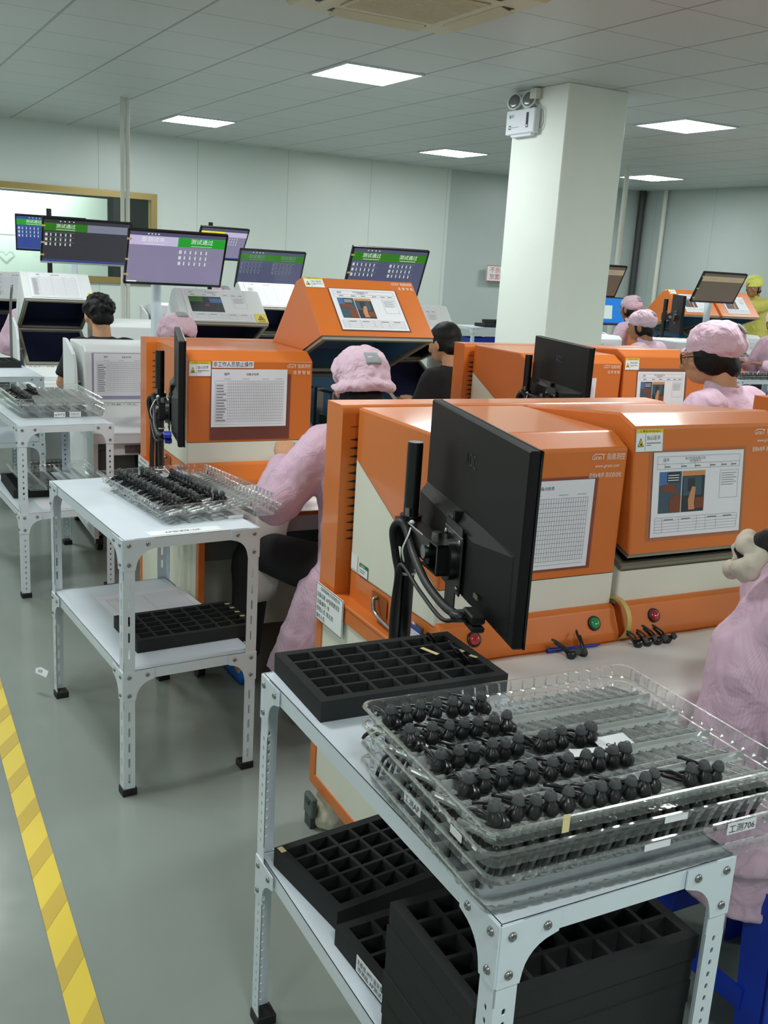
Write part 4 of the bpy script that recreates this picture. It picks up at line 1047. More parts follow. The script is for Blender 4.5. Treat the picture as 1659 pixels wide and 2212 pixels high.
# ================================================================== TRAYS
def tray_mesh(w, d, h, rows, cols, pockets=True):
    mb = MB(); pts = []; rr = .022
    def per(inset, off):
        out = []
        a, b2 = w / 2 - inset, d / 2 - inset
        segs = []
        nx, ny = int(w / .0065), int(d / .0065)
        for k in range(nx): segs.append((-a + rr + (2 * a - 2 * rr) * k / (nx - 1), -b2, 0, -1))
        for k in range(1, 6): t_ = -math.pi / 2 + k * math.pi / 12; segs.append((a - rr + rr * math.cos(t_), -b2 + rr + rr * math.sin(t_), math.cos(t_), math.sin(t_)))
        for k in range(ny): segs.append((a, -b2 + rr + (2 * b2 - 2 * rr) * k / (ny - 1), 1, 0))
        for k in range(1, 6): t_ = k * math.pi / 12; segs.append((a - rr + rr * math.cos(t_), b2 - rr + rr * math.sin(t_), math.cos(t_), math.sin(t_)))
        for k in range(nx): segs.append((a - rr - (2 * a - 2 * rr) * k / (nx - 1), b2, 0, 1))
        for k in range(1, 6): t_ = math.pi / 2 + k * math.pi / 12; segs.append((-a + rr + rr * math.cos(t_), b2 - rr + rr * math.sin(t_), math.cos(t_), math.sin(t_)))
        for k in range(ny): segs.append((-a, b2 - rr - (2 * b2 - 2 * rr) * k / (ny - 1), -1, 0))
        for k in range(1, 6): t_ = math.pi + k * math.pi / 12; segs.append((-a + rr + rr * math.cos(t_), -b2 + rr + rr * math.sin(t_), math.cos(t_), math.sin(t_)))
        for k, (x, y_, nx_, ny_) in enumerate(segs):
            q = off if k % 4 == 0 else 0.0
            out.append((x - nx_ * q, y_ - ny_ * q))
        return out
    loops = [(.014, .0, .0), (.012, .0045, .002), (.009, .0045, .46 * h), (.006, .0015, .5 * h), (.0035, .0035, .92 * h), (.002, 0, h), (-.002, 0, h), (-.003, 0, h - .003)]
    L = [per(i_, o_) for i_, o_, _ in loops]; n = len(L[0]); vs = []
    for (i_, o_, z), lp in zip(loops, L): vs += [(x, y_, z) for x, y_ in lp]
    fs = [(k * n + q, k * n + (q + 1) % n, (k + 1) * n + (q + 1) % n, (k + 1) * n + q) for k in range(len(loops) - 1) for q in range(n)]
    mb.add(vs, fs, 1, False)
    mb.add([(x, y_, .0) for x, y_ in L[0]], [tuple(range(n))], 0)
    iw, idp = w - .034, d - .034; rp = idp / rows; cp = iw / cols
    for r_ in range(1, rows):
        y_ = -idp / 2 + r_ * rp
        mb.prism([(y_ - .003, .001), (y_ - .0010, .016), (y_ + .0010, .016), (y_ + .003, .001)], -iw / 2 - .004, iw / 2 + .004, 3)
    for r_ in range(rows if pockets else 0):
        y0, y1 = -idp / 2 + r_ * rp + .004, -idp / 2 + (r_ + 1) * rp - .004
        for c_ in range(cols + 1):
            x = -iw / 2 + c_ * cp; sl = -.016
            if c_ == cols: continue
            # slanted pocket: two low walls and a raised end
            for xx, hh, wd in ((x, .013, .0042), (x + cp * .52, .009, .0030)):
                prof = [(-wd, .001), (-wd * .75, hh * .6), (-wd * .3, hh * .95), (wd * .3, hh * .95), (wd * .75, hh * .6), (wd, .001)]
                n_ = len(prof); vs_ = [(xx - sl * .4 + a_, y0 + .006, z_) for a_, z_ in prof] + [(xx + sl + a_, y1 - .006, z_ * .8) for a_, z_ in prof]
                mb.add(vs_, [(q_, q_ + 1, q_ + 1 + n_, q_ + n_) for q_ in range(n_ - 1)], 2, True)
                mb.add(vs_, [tuple(range(n_ - 1, -1, -1)), tuple(range(n_, 2 * n_))], 2, False)
        for q_ in (.30,):
            ym = y0 + (y1 - y0) * q_; mb.prism([(ym - .002, .001), (ym - .0008, .011), (ym + .0008, .011), (ym + .002, .001)], -iw / 2, iw / 2, 3)
    return mb
TRAY_W, TRAY_D, TRAY_H = .526, .400, .034
t0 = tray_mesh(TRAY_W, TRAY_D, TRAY_H, 5, 19).build('clear_tray', [M['clear'], M['clear2'], M['clear3'], M['clear4']])
t1 = tray_mesh(TRAY_W, TRAY_D, TRAY_H, 5, 19, False).build('clear_tray', [M['clear'], M['clear2'], M['clear3'], M['clear4']])
TR = []
def tray(label, x, y, z, rz, group, src=None):
    src = src or t1
    o = src if 'label' not in src.keys() else src.copy()
    if o is not src: C.objects.link(o)
    TR.append(o)
    o.location = (x, y, z); o.rotation_euler = (0, 0, rz)
    return tag(o, label, 'tray', group)
TG = 'clear plastic earbud trays'
ZA = .8005; RA = R(-1.2); AX, AY = .922, 1.112
jit = [(-.012, -.024, -.8), (-.007, -.016, .5), (-.005, -.007, -.5), (.0, .0, 0)]
nm = ['lowest clear tray of the nearest stack', 'second clear tray from the bottom of the nearest stack', 'third clear tray of the nearest stack, just under the top one', 'topmost clear tray of the nearest stack, partly filled with black earbuds']
for k in range(4):
    tray(nm[k], AX + jit[k][0], AY + jit[k][1], ZA + k * .0275, RA + R(jit[k][2]), TG, t0 if k == 3 else t1)
ZTOP = ZA + 3 * .0275
tray('lower clear tray on the second shelf table', .905, 3.115, .8005, R(97), TG); tray('upper clear tray on the second shelf table, half filled with earbuds', .885, 3.125, .8285, R(99.5), TG, t0)
for k, l_ in enumerate(('bottom clear tray on the third shelf table', 'middle clear tray on the third shelf table', 'top clear tray on the third shelf table, one dark row of earbuds')):
    tray(l_, .765 - .004 * k, 5.085 + .003 * k, .8005 + .0275 * k, R(95.5 - .8 * k), TG, t0 if k == 2 else t1)
tray('clear tray on the lower shelf of the third table, over black foam', .80, 5.12, .445, R(94), TG)
tray('clear tray of earbuds on the table behind the woman with glasses', 6.86, 6.44, .8005, 0, TG)
# white stickers and tape flags on the tray walls belong to the trays
def tray_tag(par, x, y_, w, h_, face, text=None, col='paper', z=.004):
    s = MB()
    T = {'f': FRONT(x, y_, z), 'l': LEFT(x, y_, z)}[face]
    s.box(0, 0, 0, w, h_, .0008, 0, T)
    if text: s.text(text, .003, h_ * .2, h_ * .55, 1, T, .0014, w=w - .006)
    s.build('tape_label', [M[col], M['ink']], par)
stackA = TR[:4]
tray_tag(stackA[1], -.2585, .045, .050, .018, 'l', '工测AP', z=.010); tray_tag(stackA[2], -.2610, -.105, .030, .011, 'l', None, z=.012)
tray_tag(stackA[3], -.155, -.2015, .011, .026, 'f', None, 'tape', z=.012); tray_tag(stackA[2], .02, -.2005, .040, .010, 'f', None, z=.022); tray_tag(stackA[1], .13, -.2005, .055, .018, 'f', '工测706', z=.012); tray_tag(stackA[1], -.02, -.2005, .045, .010, 'f', None, z=.020)
tray_tag(TR[4], -.20, -.1985, .001, .001, 'f') if False else None
for q_, (yy, tx, w_) in enumerate(((.050, '6973', .052), (-.022, '待测试区', .052))):
    s = MB(); T = plane_T((-.2645, yy, .003), (0, -1, 0), (0, 0, 1)); s.box(0, 0, 0, w_, .024, .0008, 0, T); s.text(tx, .004, .006, .012, 1 if q_ == 0 else 2, T, .0014, w=w_ - .008); s.build('tape_label', [M['paper'], M['ink'], M['inkgrey']], TR[6])
s = MB(); T = plane_T((-.2645, -.01, .006), (0, -1, 0), (0, 0, 1)); s.box(0, 0, 0, .05, .009, .0008, 0, T); s.build('tape_label', [M['paper']], TR[4])
# slips lying among the earbuds
def slip(label, x, y_, z, rz, w, h_, text=None):
    s = MB(); T = Matrix.Rotation(R(8), 4, 'X'); s.plate([(-w / 2, -h_ / 2), (w / 2, -h_ * .45), (w * .46, h_ * .5), (-w * .2, h_ * .42), (-w * .5, h_ * .5)], 0, .0008, 0, T)
    if text: s.text(text, w * .4, h_ * .2, h_ * .45, 1, T @ Matrix.Rotation(math.pi, 4, 'Z') @ Matrix.Translation((-w * .8, 0, 0)), .0014, w=w * .7)
    o = s.build('paper_slip', [M['paper'], M['ink']]); o.location = (x, y_, z); o.rotation_euler = (0, 0, rz)
    return tag(o, label, 'label')
slip('white slip marked 6973 lying in the topmost near tray', .985, 1.085, ZTOP + .022, R(-4), .062, .030, '6973')
slip('white handwritten slip lying left of the 6973 slip in the near tray', .925, 1.062, ZTOP + .022, R(-12), .060, .030, 'AP测')

# ================================================================== EARBUDS
def make_earbud(label, group):
    o = thing('earbud', label, 'earbud', (0, 0, 0), 0, group)
    s = MB(); s.lathe([(.0015, -.0094), (.0060, -.0084), (.0092, -.0048), (.0101, -.0006), (.0094, .0034), (.0072, .0076), (.0050, .0112), (.0040, .0150)], 18); s.build('earbud_body', M['earbud'], o)
    s = MB(); s.lathe([(.0040, .0132), (.0079, .0128), (.0076, .0150), (.0066, .0186), (.0055, .0215), (.0042, .0228), (.0022, .0226), (.0018, .0200)], 18); s.build('ear_tip', M['eartip'], o)
    s = MB(); s.tube([(-.001, .006, -.002), (-.004, .014, .000), (-.009, .024, .001), (-.014, .034, -.002), (-.0175, .044, -.006), (-.019, .050, -.010)], [.0022, .0024, .0022, .0024, .0028, .0022], 8, 0, 4)
    s.tube([(.002, .005, -.005), (-.001, .014, -.006), (-.006, .027, -.008), (-.011, .040, -.011)], [.004, .0034, .0032, .003], 8, 0, 4); s.build('ear_hook', M['earbud'], o)
    return o
eb0 = make_earbud('black hooked earbud in the back row of the top near tray', 'earbuds in the topmost near tray')
used = [False]
def earbud(x, y_, z, rz, tx, label, group, tilt=0.0):
    if not used[0]: o = eb0; used[0] = True
    else: o = copy_tree(eb0)
    o['label'] = label; o['group'] = group
    o.scale = (1.16,) * 3
    o.location = (x, y_, z); o.rotation_euler = (tx, tilt, rz)
    return o
rn = random.Random(3)
ROWS = [('back', 1.257, [.687, .716, .740, .767, .799, .818, .850]), ('second', 1.181, [.684, .721, .746, .772, .795, .828, .849]),
        ('middle', 1.107, [.690, .721, .746, .778, .800, .823, .863, .879, .902, .935, .954]), ('fourth', 1.032, [.691, .719, .747, .774, .796, .829, .856, .889, .911, .938, .959]),
        ('front', .952, [.686, .719, .746, .773, .799, .830, .850, .875, .901, .926, .945, 1.011, 1.036, 1.053])]
for rname, yy, xs in ROWS:
    for k, x in enumerate(xs):
        earbud(x, yy - (x - .8) * .04 + rn.uniform(-.002, .002), ZTOP + .0225 + rn.uniform(0, .003), R(rn.uniform(-10, 10)) + (R(-20) if k == 0 else 0), R(rn.uniform(-6, 12)), 'black hooked earbud in the %s row of the top near tray' % rname, 'earbuds in the topmost near tray, %s row' % rname, R(rn.uniform(-8, 8)))
        if k < 1 or k == len(xs) - 1 and rname != 'front':
            earbud(x + .013, yy + .004, ZTOP + .017, R(25), R(-25), 'black hooked earbud in the %s row of the top near tray' % rname, 'earbuds in the topmost near tray, %s row' % rname)
# darker filled pockets seen through the wall of the tray underneath
for rname, yy in (('front', .948), ('fourth', 1.024), ('middle', 1.100), ('second', 1.174), ('back', 1.248)):
    for k in range(19):
        earbud(.690 + k * .0256, yy - k * .0006, ZA + 2 * .0275 + .0135, R(rn.uniform(-8, 8)), R(-72), 'black earbud in the %s row of the tray just below the top near tray' % rname, 'earbuds in the third near tray, %s row' % rname)
# second shelf table: columns of earbuds running away from the viewer
def brow(x0, y0, x1, y1, n, z, lab, gr, rz=R(100)):
    for k in range(n):
        u = k / max(n - 1, 1); earbud(x0 + (x1 - x0) * u, y0 + (y1 - y0) * u, z + rn.uniform(0, .002), rz + R(rn.uniform(-10, 10)), R(rn.uniform(-25, 5)), lab, gr)
ZB_ = .8285 + .0185
brow(.722, 3.330, .755, 3.165, 7, ZB_, 'black earbud in the leftmost column on the second shelf table', 'earbuds in the left column, second table'); brow(.760, 3.130, .800, 2.895, 10, ZB_, 'black earbud in the leftmost column on the second shelf table', 'earbuds in the left column, second table')
brow(.805, 3.350, .872, 2.925, 17, ZB_, 'black earbud in the middle column on the second shelf table', 'earbuds in the middle column, second table')
brow(.888, 3.290, .932, 3.010, 12, ZB_, 'black earbud in the right column on the second shelf table', 'earbuds in the right column, second table')
brow(.945, 2.965, .955, 2.930, 2, ZB_ + .002, 'black earbud lying at the near end right of the filled columns, second table', 'loose earbuds at the near end, second table')
ZC_ = .8005 + .055 + .0185
brow(.615, 5.27, .650, 4.88, 16, ZC_, 'black earbud in the dark column of the third shelf table', 'earbuds in the left column, third table'); brow(.690, 5.265, .704, 5.13, 6, ZC_, 'black earbud in the short second column of the third shelf table', 'earbuds in the second column, third table')
brow(6.66, 6.30, 7.06, 6.30, 16, .8005 + .0185, 'black earbud in the tray on the table behind the woman with glasses', 'earbuds in the tray behind the woman with glasses', 0)
brow(6.66, 6.40, 7.06, 6.40, 16, .8005 + .0185, 'black earbud in the tray on the table behind the woman with glasses', 'earbuds in the tray behind the woman with glasses', 0)
# on the nearest bench
earbud(1.425, 1.745, .7305, R(40), R(50), 'black earbud with its hook curled left, in the pair on the near bench', 'earbud pair on the near bench')
earbud(1.462, 1.748, .7305, R(-40), R(50), 'black earbud with a raised ear piece, right one of the pair on the near bench', 'earbud pair on the near bench')
for x, l_ in ((1.632, 'first from the left'), (1.662, 'second from the left'), (1.695, 'third from the left'), (1.724, 'last at the right')):
    earbud(x, 1.752, .7305, R(60 + rn.uniform(-15, 15)), R(55), 'black earbud lying in the row of four beside the tape ring, ' + l_, 'row of four earbuds on the near bench')

# ================================================================== FOAM TRAYS
def foam_mesh(w=.39, d=.24, h=.040, nx=7, ny=4, edge=.018, wall=.007):
    mb = MB(); cw = (w - 2 * edge - (nx - 1) * wall) / nx; cd = (d - 2 * edge - (ny - 1) * wall) / ny
    xs = [0]; ys = [0]
    for k in range(nx): a = edge + k * (cw + wall); xs += [a, a + cw]
    for k in range(ny): a = edge + k * (cd + wall); ys += [a, a + cd]
    xs.append(w); ys.append(d)
    NX, NY = len(xs), len(ys)
    vid = {}
    def V(i, j, z):
        key = (i, j, z)
        if key not in vid: vid[key] = len(mb.v); mb.v.append(Vector((xs[i], ys[j], z)))
        return vid[key]
    def F(*q): mb.f.append(q); mb.m.append(0); mb.s.append(False)
    zb = .006
    for i in range(NX - 1):
        for j in range(NY - 1):
            if i % 2 == 1 and j % 2 == 1:
                F(V(i, j, zb), V(i + 1, j, zb), V(i + 1, j + 1, zb), V(i, j + 1, zb))
                F(V(i, j, zb), V(i, j, h), V(i + 1, j, h), V(i + 1, j, zb)); F(V(i + 1, j, zb), V(i + 1, j, h), V(i + 1, j + 1, h), V(i + 1, j + 1, zb))
                F(V(i + 1, j + 1, zb), V(i + 1, j + 1, h), V(i, j + 1, h), V(i, j + 1, zb)); F(V(i, j + 1, zb), V(i, j + 1, h), V(i, j, h), V(i, j, zb))
            else: F(V(i, j, h), V(i + 1, j, h), V(i + 1, j + 1, h), V(i, j + 1, h))
            F(V(i, j, 0), V(i, j + 1, 0), V(i + 1, j + 1, 0), V(i + 1, j, 0))
    for i in range(NX - 1):
        F(V(i, 0, 0), V(i + 1, 0, 0), V(i + 1, 0, h), V(i, 0, h)); F(V(i + 1, NY - 1, 0), V(i, NY - 1, 0), V(i, NY - 1, h), V(i + 1, NY - 1, h))
    for j in range(NY - 1):
        F(V(0, j + 1, 0), V(0, j, 0), V(0, j, h), V(0, j + 1, h)); F(V(NX - 1, j, 0), V(NX - 1, j + 1, 0), V(NX - 1, j + 1, h), V(NX - 1, j, h))
    return mb
fm1 = foam_mesh(.392, .238, .040, 7, 5).build('foam_tray', M['foam']); fm2 = None
FG = 'black foam trays'
ft_n = [0]
def foam(label, x, y, z, rz, src=None):
    src = src or fm1
    o = src if 'label' not in src.keys() else src.copy()
    if o is not src: C.objects.link(o)
    o.location = (x, y, z); o.rotation_euler = (0, 0, rz)
    return tag(o, label, 'foam tray', FG)
f1 = foam('black foam tray lying on the back end of the nearest table top', .672, 1.488, .8005, R(-.5))
for tx, ty, rz, w_, h_ in ((.300, .150, -70, .045, .010), (.362, .135, -68, .022, .009), (.372, .098, -66, .018, .009)):
    s = MB(); s.rect(-w_ / 2, -h_ / 2, w_ / 2, h_ / 2, 0, Matrix.Translation((tx, ty, .0407)) @ Matrix.Rotation(R(rz), 4, 'Z')); s.build('tape_strip', M['tape'], f1)
for k, (x, y_) in enumerate(((1.028, 1.588), (1.036, 1.572), (1.020, 1.690))):
    earbud(x, y_, .815, R(40 * k), R(70), 'black earbud coiled in a right-hand pocket of the foam tray beside the monitor pole', 'earbuds in the foam tray on the near table')
f2 = foam('black foam tray on the lower shelf of the nearest table, cream tape on its corner', .700, 1.452, .4005, R(8.5))
f2.rotation_euler = (0, 0, R(8.5)); f2.location = (.702, 1.438, .4005)
s = MB(); s.rect(.004, .214, .016, .234, 0, None, .0407); s.build('tape_strip', M['tape'], f2)
fs2 = foam_mesh(.400, .245, .040, 8, 5).build('foam_tray', M['foam'])
nms = ['lowest foam tray of the stack under the nearest table', 'second foam tray from the bottom of the stack under the nearest table', 'third foam tray from the bottom of the stack under the nearest table', 'fourth foam tray from the bottom of the stack under the nearest table', 'fifth foam tray, second from the top of the stack under the nearest table', 'top foam tray of the stack under the nearest table']
for k in range(6): foam(nms[k], .662 + rn.uniform(-.003, .003), .934 + rn.uniform(-.002, .003), .4005 + k * .0405, R(rn.uniform(-.8, .8)), fs2)
f3 = foam('black foam tray with a paper label, behind the stack under the nearest table', .700, 1.168, .4005, R(4))
s = MB(); T = plane_T((-.0015, .13, .034), (0, -1, 0), (-.6, 0, -.8)) @ Matrix.Rotation(R(0), 4, 'Z'); T = plane_T((-.004, .03, .040), (0, 1, 0), (.25, 0, .97)) 
T = LEFT(-.0012, .155, .006); s.box(0, 0, 0, .105, .032, .001, 0, T); s.text('主板组 6973 蓝牙耳机', .004, .018, .008, 1, T, .0015, w=.095); s.text('待测品 AP测试', .006, .005, .008, 1, T, .0015, w=.08)
s.build('paper_label', [M['paper'], M['ink']], f3)
f4 = foam('black foam tray on the lower shelf of the second table, cream tape along its edge', .668, 2.852, .4005, R(5))
for k in range(4): s = MB(); s.rect(.372, .075 + k * .042, .388, .088 + k * .042, 0, None, .0407); s.build('tape_strip', M['tape'], f4)
f5 = foam('black foam tray lying on the table at the left picture edge', .46, 6.76, .8005, R(5)); f6 = foam('black foam tray on the lower shelf of the third table', .60, 4.93, .4005, R(92)); f6.location = (.80, 4.92, .4005)
foam('black foam tray on the low table left of the pillar', 6.62, 10.4, .9005, 0); foam('black foam tray standing on the other by the pillar', 6.78, 10.45, .9415, R(6))
foam('black foam tray on the white bench just right of the pillar', 5.72, 6.93, .6655, 0)

# ================================================================== PEOPLE
def remesh(o, vox, it=6, wr=0.0, ws=.08):
    r = o.modifiers.new('one_skin', 'REMESH'); r.mode = 'VOXEL'; r.voxel_size = vox; r.use_smooth_shade = True
    s = o.modifiers.new('soften', 'SMOOTH'); s.factor = .5; s.iterations = it
    if wr:
        tx = bpy.data.textures.get('cloth_folds_%g' % ws) or bpy.data.textures.new('cloth_folds_%g' % ws, 'CLOUDS'); tx.noise_scale = ws; tx.noise_depth = 2
        d = o.modifiers.new('folds', 'DISPLACE'); d.texture = tx; d.strength = wr; d.mid_level = .5; d.texture_coords = 'LOCAL'
    return o
def ring(c, rx, ry, n=20, tilt=0.0, yo=0.0):
    return [(c[0] + rx * math.cos(2 * math.pi * k / n), c[1] + ry * math.sin(2 * math.pi * k / n), c[2] + tilt * math.sin(2 * math.pi * k / n)) for k in range(n)]
def hand(mb, wrist, direction, up, side):
    """palm, four bent fingers of different lengths and a thumb from the side of the palm"""
    w = Vector(wrist); d = Vector(direction).normalized(); u = Vector(up); u = (u - d * u.dot(d)).normalized(); s = d.cross(u) * side
    mb.tube([w, w + d * .045, w + d * .085], [.022, .034, .033], 12, 0, 4, flat=.55) if False else None
    rings = []
    for q, (wd, th) in zip((0, .03, .06, .09), ((.024, .018), (.034, .016), (.040, .015), (.038, .012))):
        c = w + d * q
        rings.append([tuple(c + s * (wd * math.cos(2 * math.pi * k / 14)) + u * (th * math.sin(2 * math.pi * k / 14))) for k in range(14)])
    mb.loft(rings)
    for k, L in enumerate((.070, .080, .075, .058)):
        b = w + d * .085 + s * (.029 - .0195 * k)
        mb.tube([b, b + d * L * .45 - u * .004, b + d * L * .78 - u * .022, b + d * L * .88 - u * .042], [.0092, .0088, .008, .0068], 8, 0, 3)
    b = w + d * .028 + s * .030
    mb.tube([b, b + d * .022 + s * .022 - u * .006, b + d * .050 + s * .030 - u * .016], [.012, .011, .008], 8, 0, 3)

def person(label, x, y, yaw, seat=.45, coat='pink', cap='pink', skin='skin', arms=None, head=(0, 0), lean=.05, stand=False, hairstyle='short', skirt=0.0, glasses=False, capbrim='back', scale=1.0, bun=False, vox=.011, foot=None, capscale=1.0):
    """seated (or standing) figure, faces local +y. head=(turn left deg, bow deg); arms = ((elbow),(wrist)) for left and right"""
    o = thing('person', label, 'person', (x, y, 0), yaw)
    o.scale = (scale,) * 3
    hz = seat + .13 if not stand else .95
    ch = Vector((0, lean * .8, hz + .33)); nk = Vector((0, lean * 1.3 + .02, hz + .50)); hd = nk + Vector((0, .045, .150))
    sk = M[skin]
    # --- body: one continuous skin
    b = MB()
    b.loft([ring((0, 0, hz - .04), .13, .09), ring((0, .0, hz + .08), .13, .09), ring((0, lean * .4, hz + .2), .12, .085), ring(tuple(ch), .14, .09), ring((0, lean + .0, hz + .43), .12, .07), ring(tuple(nk - Vector((0, .005, 0.02))), .058, .055), ring(tuple(nk + Vector((0, .012, .07))), .052, .054)])
    HM = Matrix.Translation(nk + Vector((0, .015, .022))) @ Matrix.Rotation(R(head[0]), 4, 'Z') @ Matrix.Rotation(-R(head[1]), 4, 'X')
    hc = (0, .028, .105)
    b.ball(hc, (.076, .096, .112), 20, 14, 0, HM)
    b.ball((0, .060, .048), (.054, .060, .060), 16, 10, 0, HM); b.ball((0, .090, .020), (.026, .026, .022), 12, 8, 0, HM)
    b.tube([(0, .112, .115), (0, .128, .09), (0, .138, .070), (0, .122, .060)], [.008, .010, .014, .008], 10, 0, 4, HM)
    b.ball((0, .116, .040), (.022, .010, .0055), 12, 6, 0, HM); b.ball((0, .114, .030), (.019, .010, .006), 12, 6, 0, HM)
    for s in (-1, 1):
        b.ball((s * .078, .022, .085), (.010, .020, .032), 10, 8, 0, HM); b.ball((s * .040, .092, .078), (.022, .022, .022), 10, 8, 0, HM); b.ball((s * .032, .106, .125), (.026, .014, .008), 10, 6, 0, HM)
    arms = arms or (((-.25, .10, hz + .20), (-.13, .34, hz + .26)), ((.25, .10, hz + .20), (.13, .34, hz + .26)))
    sh = [Vector((-.155, lean * 1.1, hz + .42)), Vector((.155, lean * 1.1, hz + .42))]
    for k, (el, wr) in enumerate(arms):
        el, wr = Vector(el), Vector(wr)
        b.tube([sh[k] + Vector((.06 if k == 0 else -.06, 0, -.03)), sh[k], sh[k].lerp(el, .5), el, el.lerp(wr, .4), wr], [.05, .050, .044, .036, .036, .024], 12, 0, 4)
        dr = (wr - el).normalized(); hand(b, wr, dr + Vector((0, 0, -.15)), (0, 0, 1), 1 if k == 0 else -1)
    kn = []
    for s in (-1, 1):
        hip = Vector((s * .085, .0, hz - .03))
        if stand: knee = Vector((s * .09, .02, .48)); ank = Vector((s * .09, -.01, .09))
        else: knee = Vector((s * .12, .40, hz - .01)); ank = Vector((s * .12, .34, .09))
        if foot and s < 0: ank = Vector(foot); knee = hip.lerp(Vector((ank.x, ank.y, hip.z)), .92)
        kn.append((hip, knee, ank))
        b.tube([hip, hip.lerp(knee, .5), knee, knee.lerp(ank, .35), ank], [.075, .068, .052, .050, .034], 12, 0, 4)
        b.tube([ank + Vector((0, -.03, -.04)), ank + Vector((0, .05, -.05)), ank + Vector((0, .14, -.06))], [.034, .036, .026], 10, 0, 4, flat=.8)
    remesh(b.build('body', sk, o), .0075, 3)
    # eyes and brows
    e = MB()
    for s in (-1, 1):
        e.ball((s * .032, .1165, .104), (.013, .006, .0055), 10, 6, 0, HM); e.ball((s * .032, .1215, .104), (.0055, .003, .0052), 8, 6, 1, HM)
        e.tube([(s * .014, .1165, .128), (s * .034, .1185, .133), (s * .052, .108, .127)], .0032, 6, 1, 3, HM)
    e.build('eyes', [M['sign'], M['hair']], o)
    # --- trousers
    t_ = MB()
    t_.loft([ring((0, .0, hz - .09), .165, .12), ring((0, 0, hz - .01), .17, .125), ring((0, .0, hz + .06), .15, .11)])
    for hip, knee, ank in kn: t_.tube([hip, hip.lerp(knee, .5), knee, knee.lerp(ank, .4), ank + Vector((0, 0, .02))], [.095, .088, .072, .068, .060], 14, 0, 4)
    remesh(t_.build('trousers', M['trousers'], o), .014, 4)
    for hip, knee, ank in kn:
        f_ = MB(); f_.tube([ank + Vector((0, -.045, -.055)), ank + Vector((0, .04, -.052)), ank + Vector((0, .12, -.058)), ank + Vector((0, .165, -.066))], [.036, .042, .040, .022], 12, 0, 4, flat=.75)
        f_.build('shoe', M['blueshoe'] if coat == 'pink' else M['rubber'], o)
    # --- coat or shirt
    mt = {'pink': M['pink'], 'yellow': M['yellowcloth'], 'black': M['blackcloth']}[coat]
    c = MB(); g = .02 if coat != 'black' else .0
    c.loft([ring((0, -.005, hz - .08), .175 + g, .135 + g), ring((0, .0, hz + .05), .160 + g, .120 + g), ring((0, lean * .4, hz + .2), .155 + g, .118 + g), ring((0, lean * .85, hz + .34), .172 + g, .118 + g),
            ring((0, lean * 1.1, hz + .42), .165, .095), ring((0, lean * 1.2, hz + .465), .115, .075), ring(tuple(nk + Vector((0, -.004, -.012))), .066, .064)])
    for k, (el, wr) in enumerate(arms):
        el, wr = Vector(el), Vector(wr); i_ = Vector((.07 if k == 0 else -.07, 0, -.03))
        if coat == 'black': c.tube([sh[k] + i_, sh[k], sh[k].lerp(el, .5), sh[k].lerp(el, .85)], [.075, .068, .066, .062], 14, 0, 4)
        else: c.tube([sh[k] + i_, sh[k], sh[k].lerp(el, .5), el, el.lerp(wr, .45), el.lerp(wr, .85), el.lerp(wr, .97)], [.085, .080, .082, .080, .066, .048, .036], 16, 0, 4)
    if coat != 'black':
        if stand: c.loft([ring((0, 0, hz - .35), .22, .17), ring((0, 0, hz - .1), .20, .155), ring((0, 0, hz + .05), .18, .14)])
        else:
            if skirt: c.loft([ring((-.10, .0, hz - skirt), .262, .150, 24), ring((-.06, .01, hz - skirt * .55), .225, .165, 24), ring((-.03, .02, hz - .06), .205, .170, 24), ring((0, .0, hz + .04), .175, .135, 24), ring((0, 0, hz + .08), .165, .12, 24)])
            else:
                for hip, knee, ank in kn: c.tube([hip, hip.lerp(knee, .4), hip.lerp(knee, .7)], [.12, .11, .095], 14, 0, 4)
        c.tube([tuple(nk + Vector((.068 * math.cos(a), -.004 + .066 * math.sin(a), .004 + .012 * math.sin(a)))) for a in [k * math.pi / 8 for k in range(17)]], .015, 8, 0, 2)
    co_ = c.build({'pink': 'coat', 'yellow': 'coat', 'black': 'shirt'}[coat], mt, o)
    remesh(co_, vox, 5, .022 if coat != 'black' else .006, .09)
    # --- hair
    h = MB()
    if cap and hairstyle != 'long':
        h.ball((0, .012, .085), (.082, .090, .085), 20, 12, 0, HM); h.ball((0, -.045, .045), (.066, .040, .050), 16, 10, 0, HM)
        for s in (-1, 1): h.ball((s * .068, .030, .100), (.014, .034, .040), 10, 8, 0, HM)
    if glasses:
        for s in (-1, 1): h.ball((s * .060, .036, .092), (.031, .058, .058), 14, 10, 0, HM)
        h.ball((0, .088, .138), (.062, .024, .026), 14, 8, 0, HM)
    if cap and hairstyle != 'long': pass
    elif hairstyle == 'curly':
        rr_ = random.Random(5)
        h.ball((0, .010, .128), (.088, .100, .096), 20, 14, 0, HM); h.ball((0, -.040, .070), (.074, .050, .055), 16, 10, 0, HM)
        for k in range(90):
            a = rr_.uniform(0, 2 * math.pi); p = rr_.uniform(-.25, 1.4)
            h.ball((.086 * math.cos(p) * math.cos(a), .010 + .098 * math.cos(p) * math.sin(a) - .012, .125 + .095 * math.sin(p)), rr_.uniform(.012, .020), 8, 6, 0, HM)
    else:
        h.ball((0, .012, .128), (.086, .100, .094), 20, 14, 0, HM); h.ball((0, -.036, .065), (.074, .054, .062), 16, 10, 0, HM)
        for s in (-1, 1): h.ball((s * .066, .012, .095), (.018, .045, .050), 10, 8, 0, HM)
    if bun:
        for s in (-1, 1): h.tube([(s * .07, .08, .12), (s * .085, .10, .03), (s * .08, .11, -.07)], [.012, .008, .003], 8, 0, 4, HM)
        h.tube([(0, -.06, .06), (0, -.12, .005), (.0, -.155, -.03)], [.03, .034, .03], 10, 0, 4, HM)
    ho = h.build('hair', M['hair'], o)
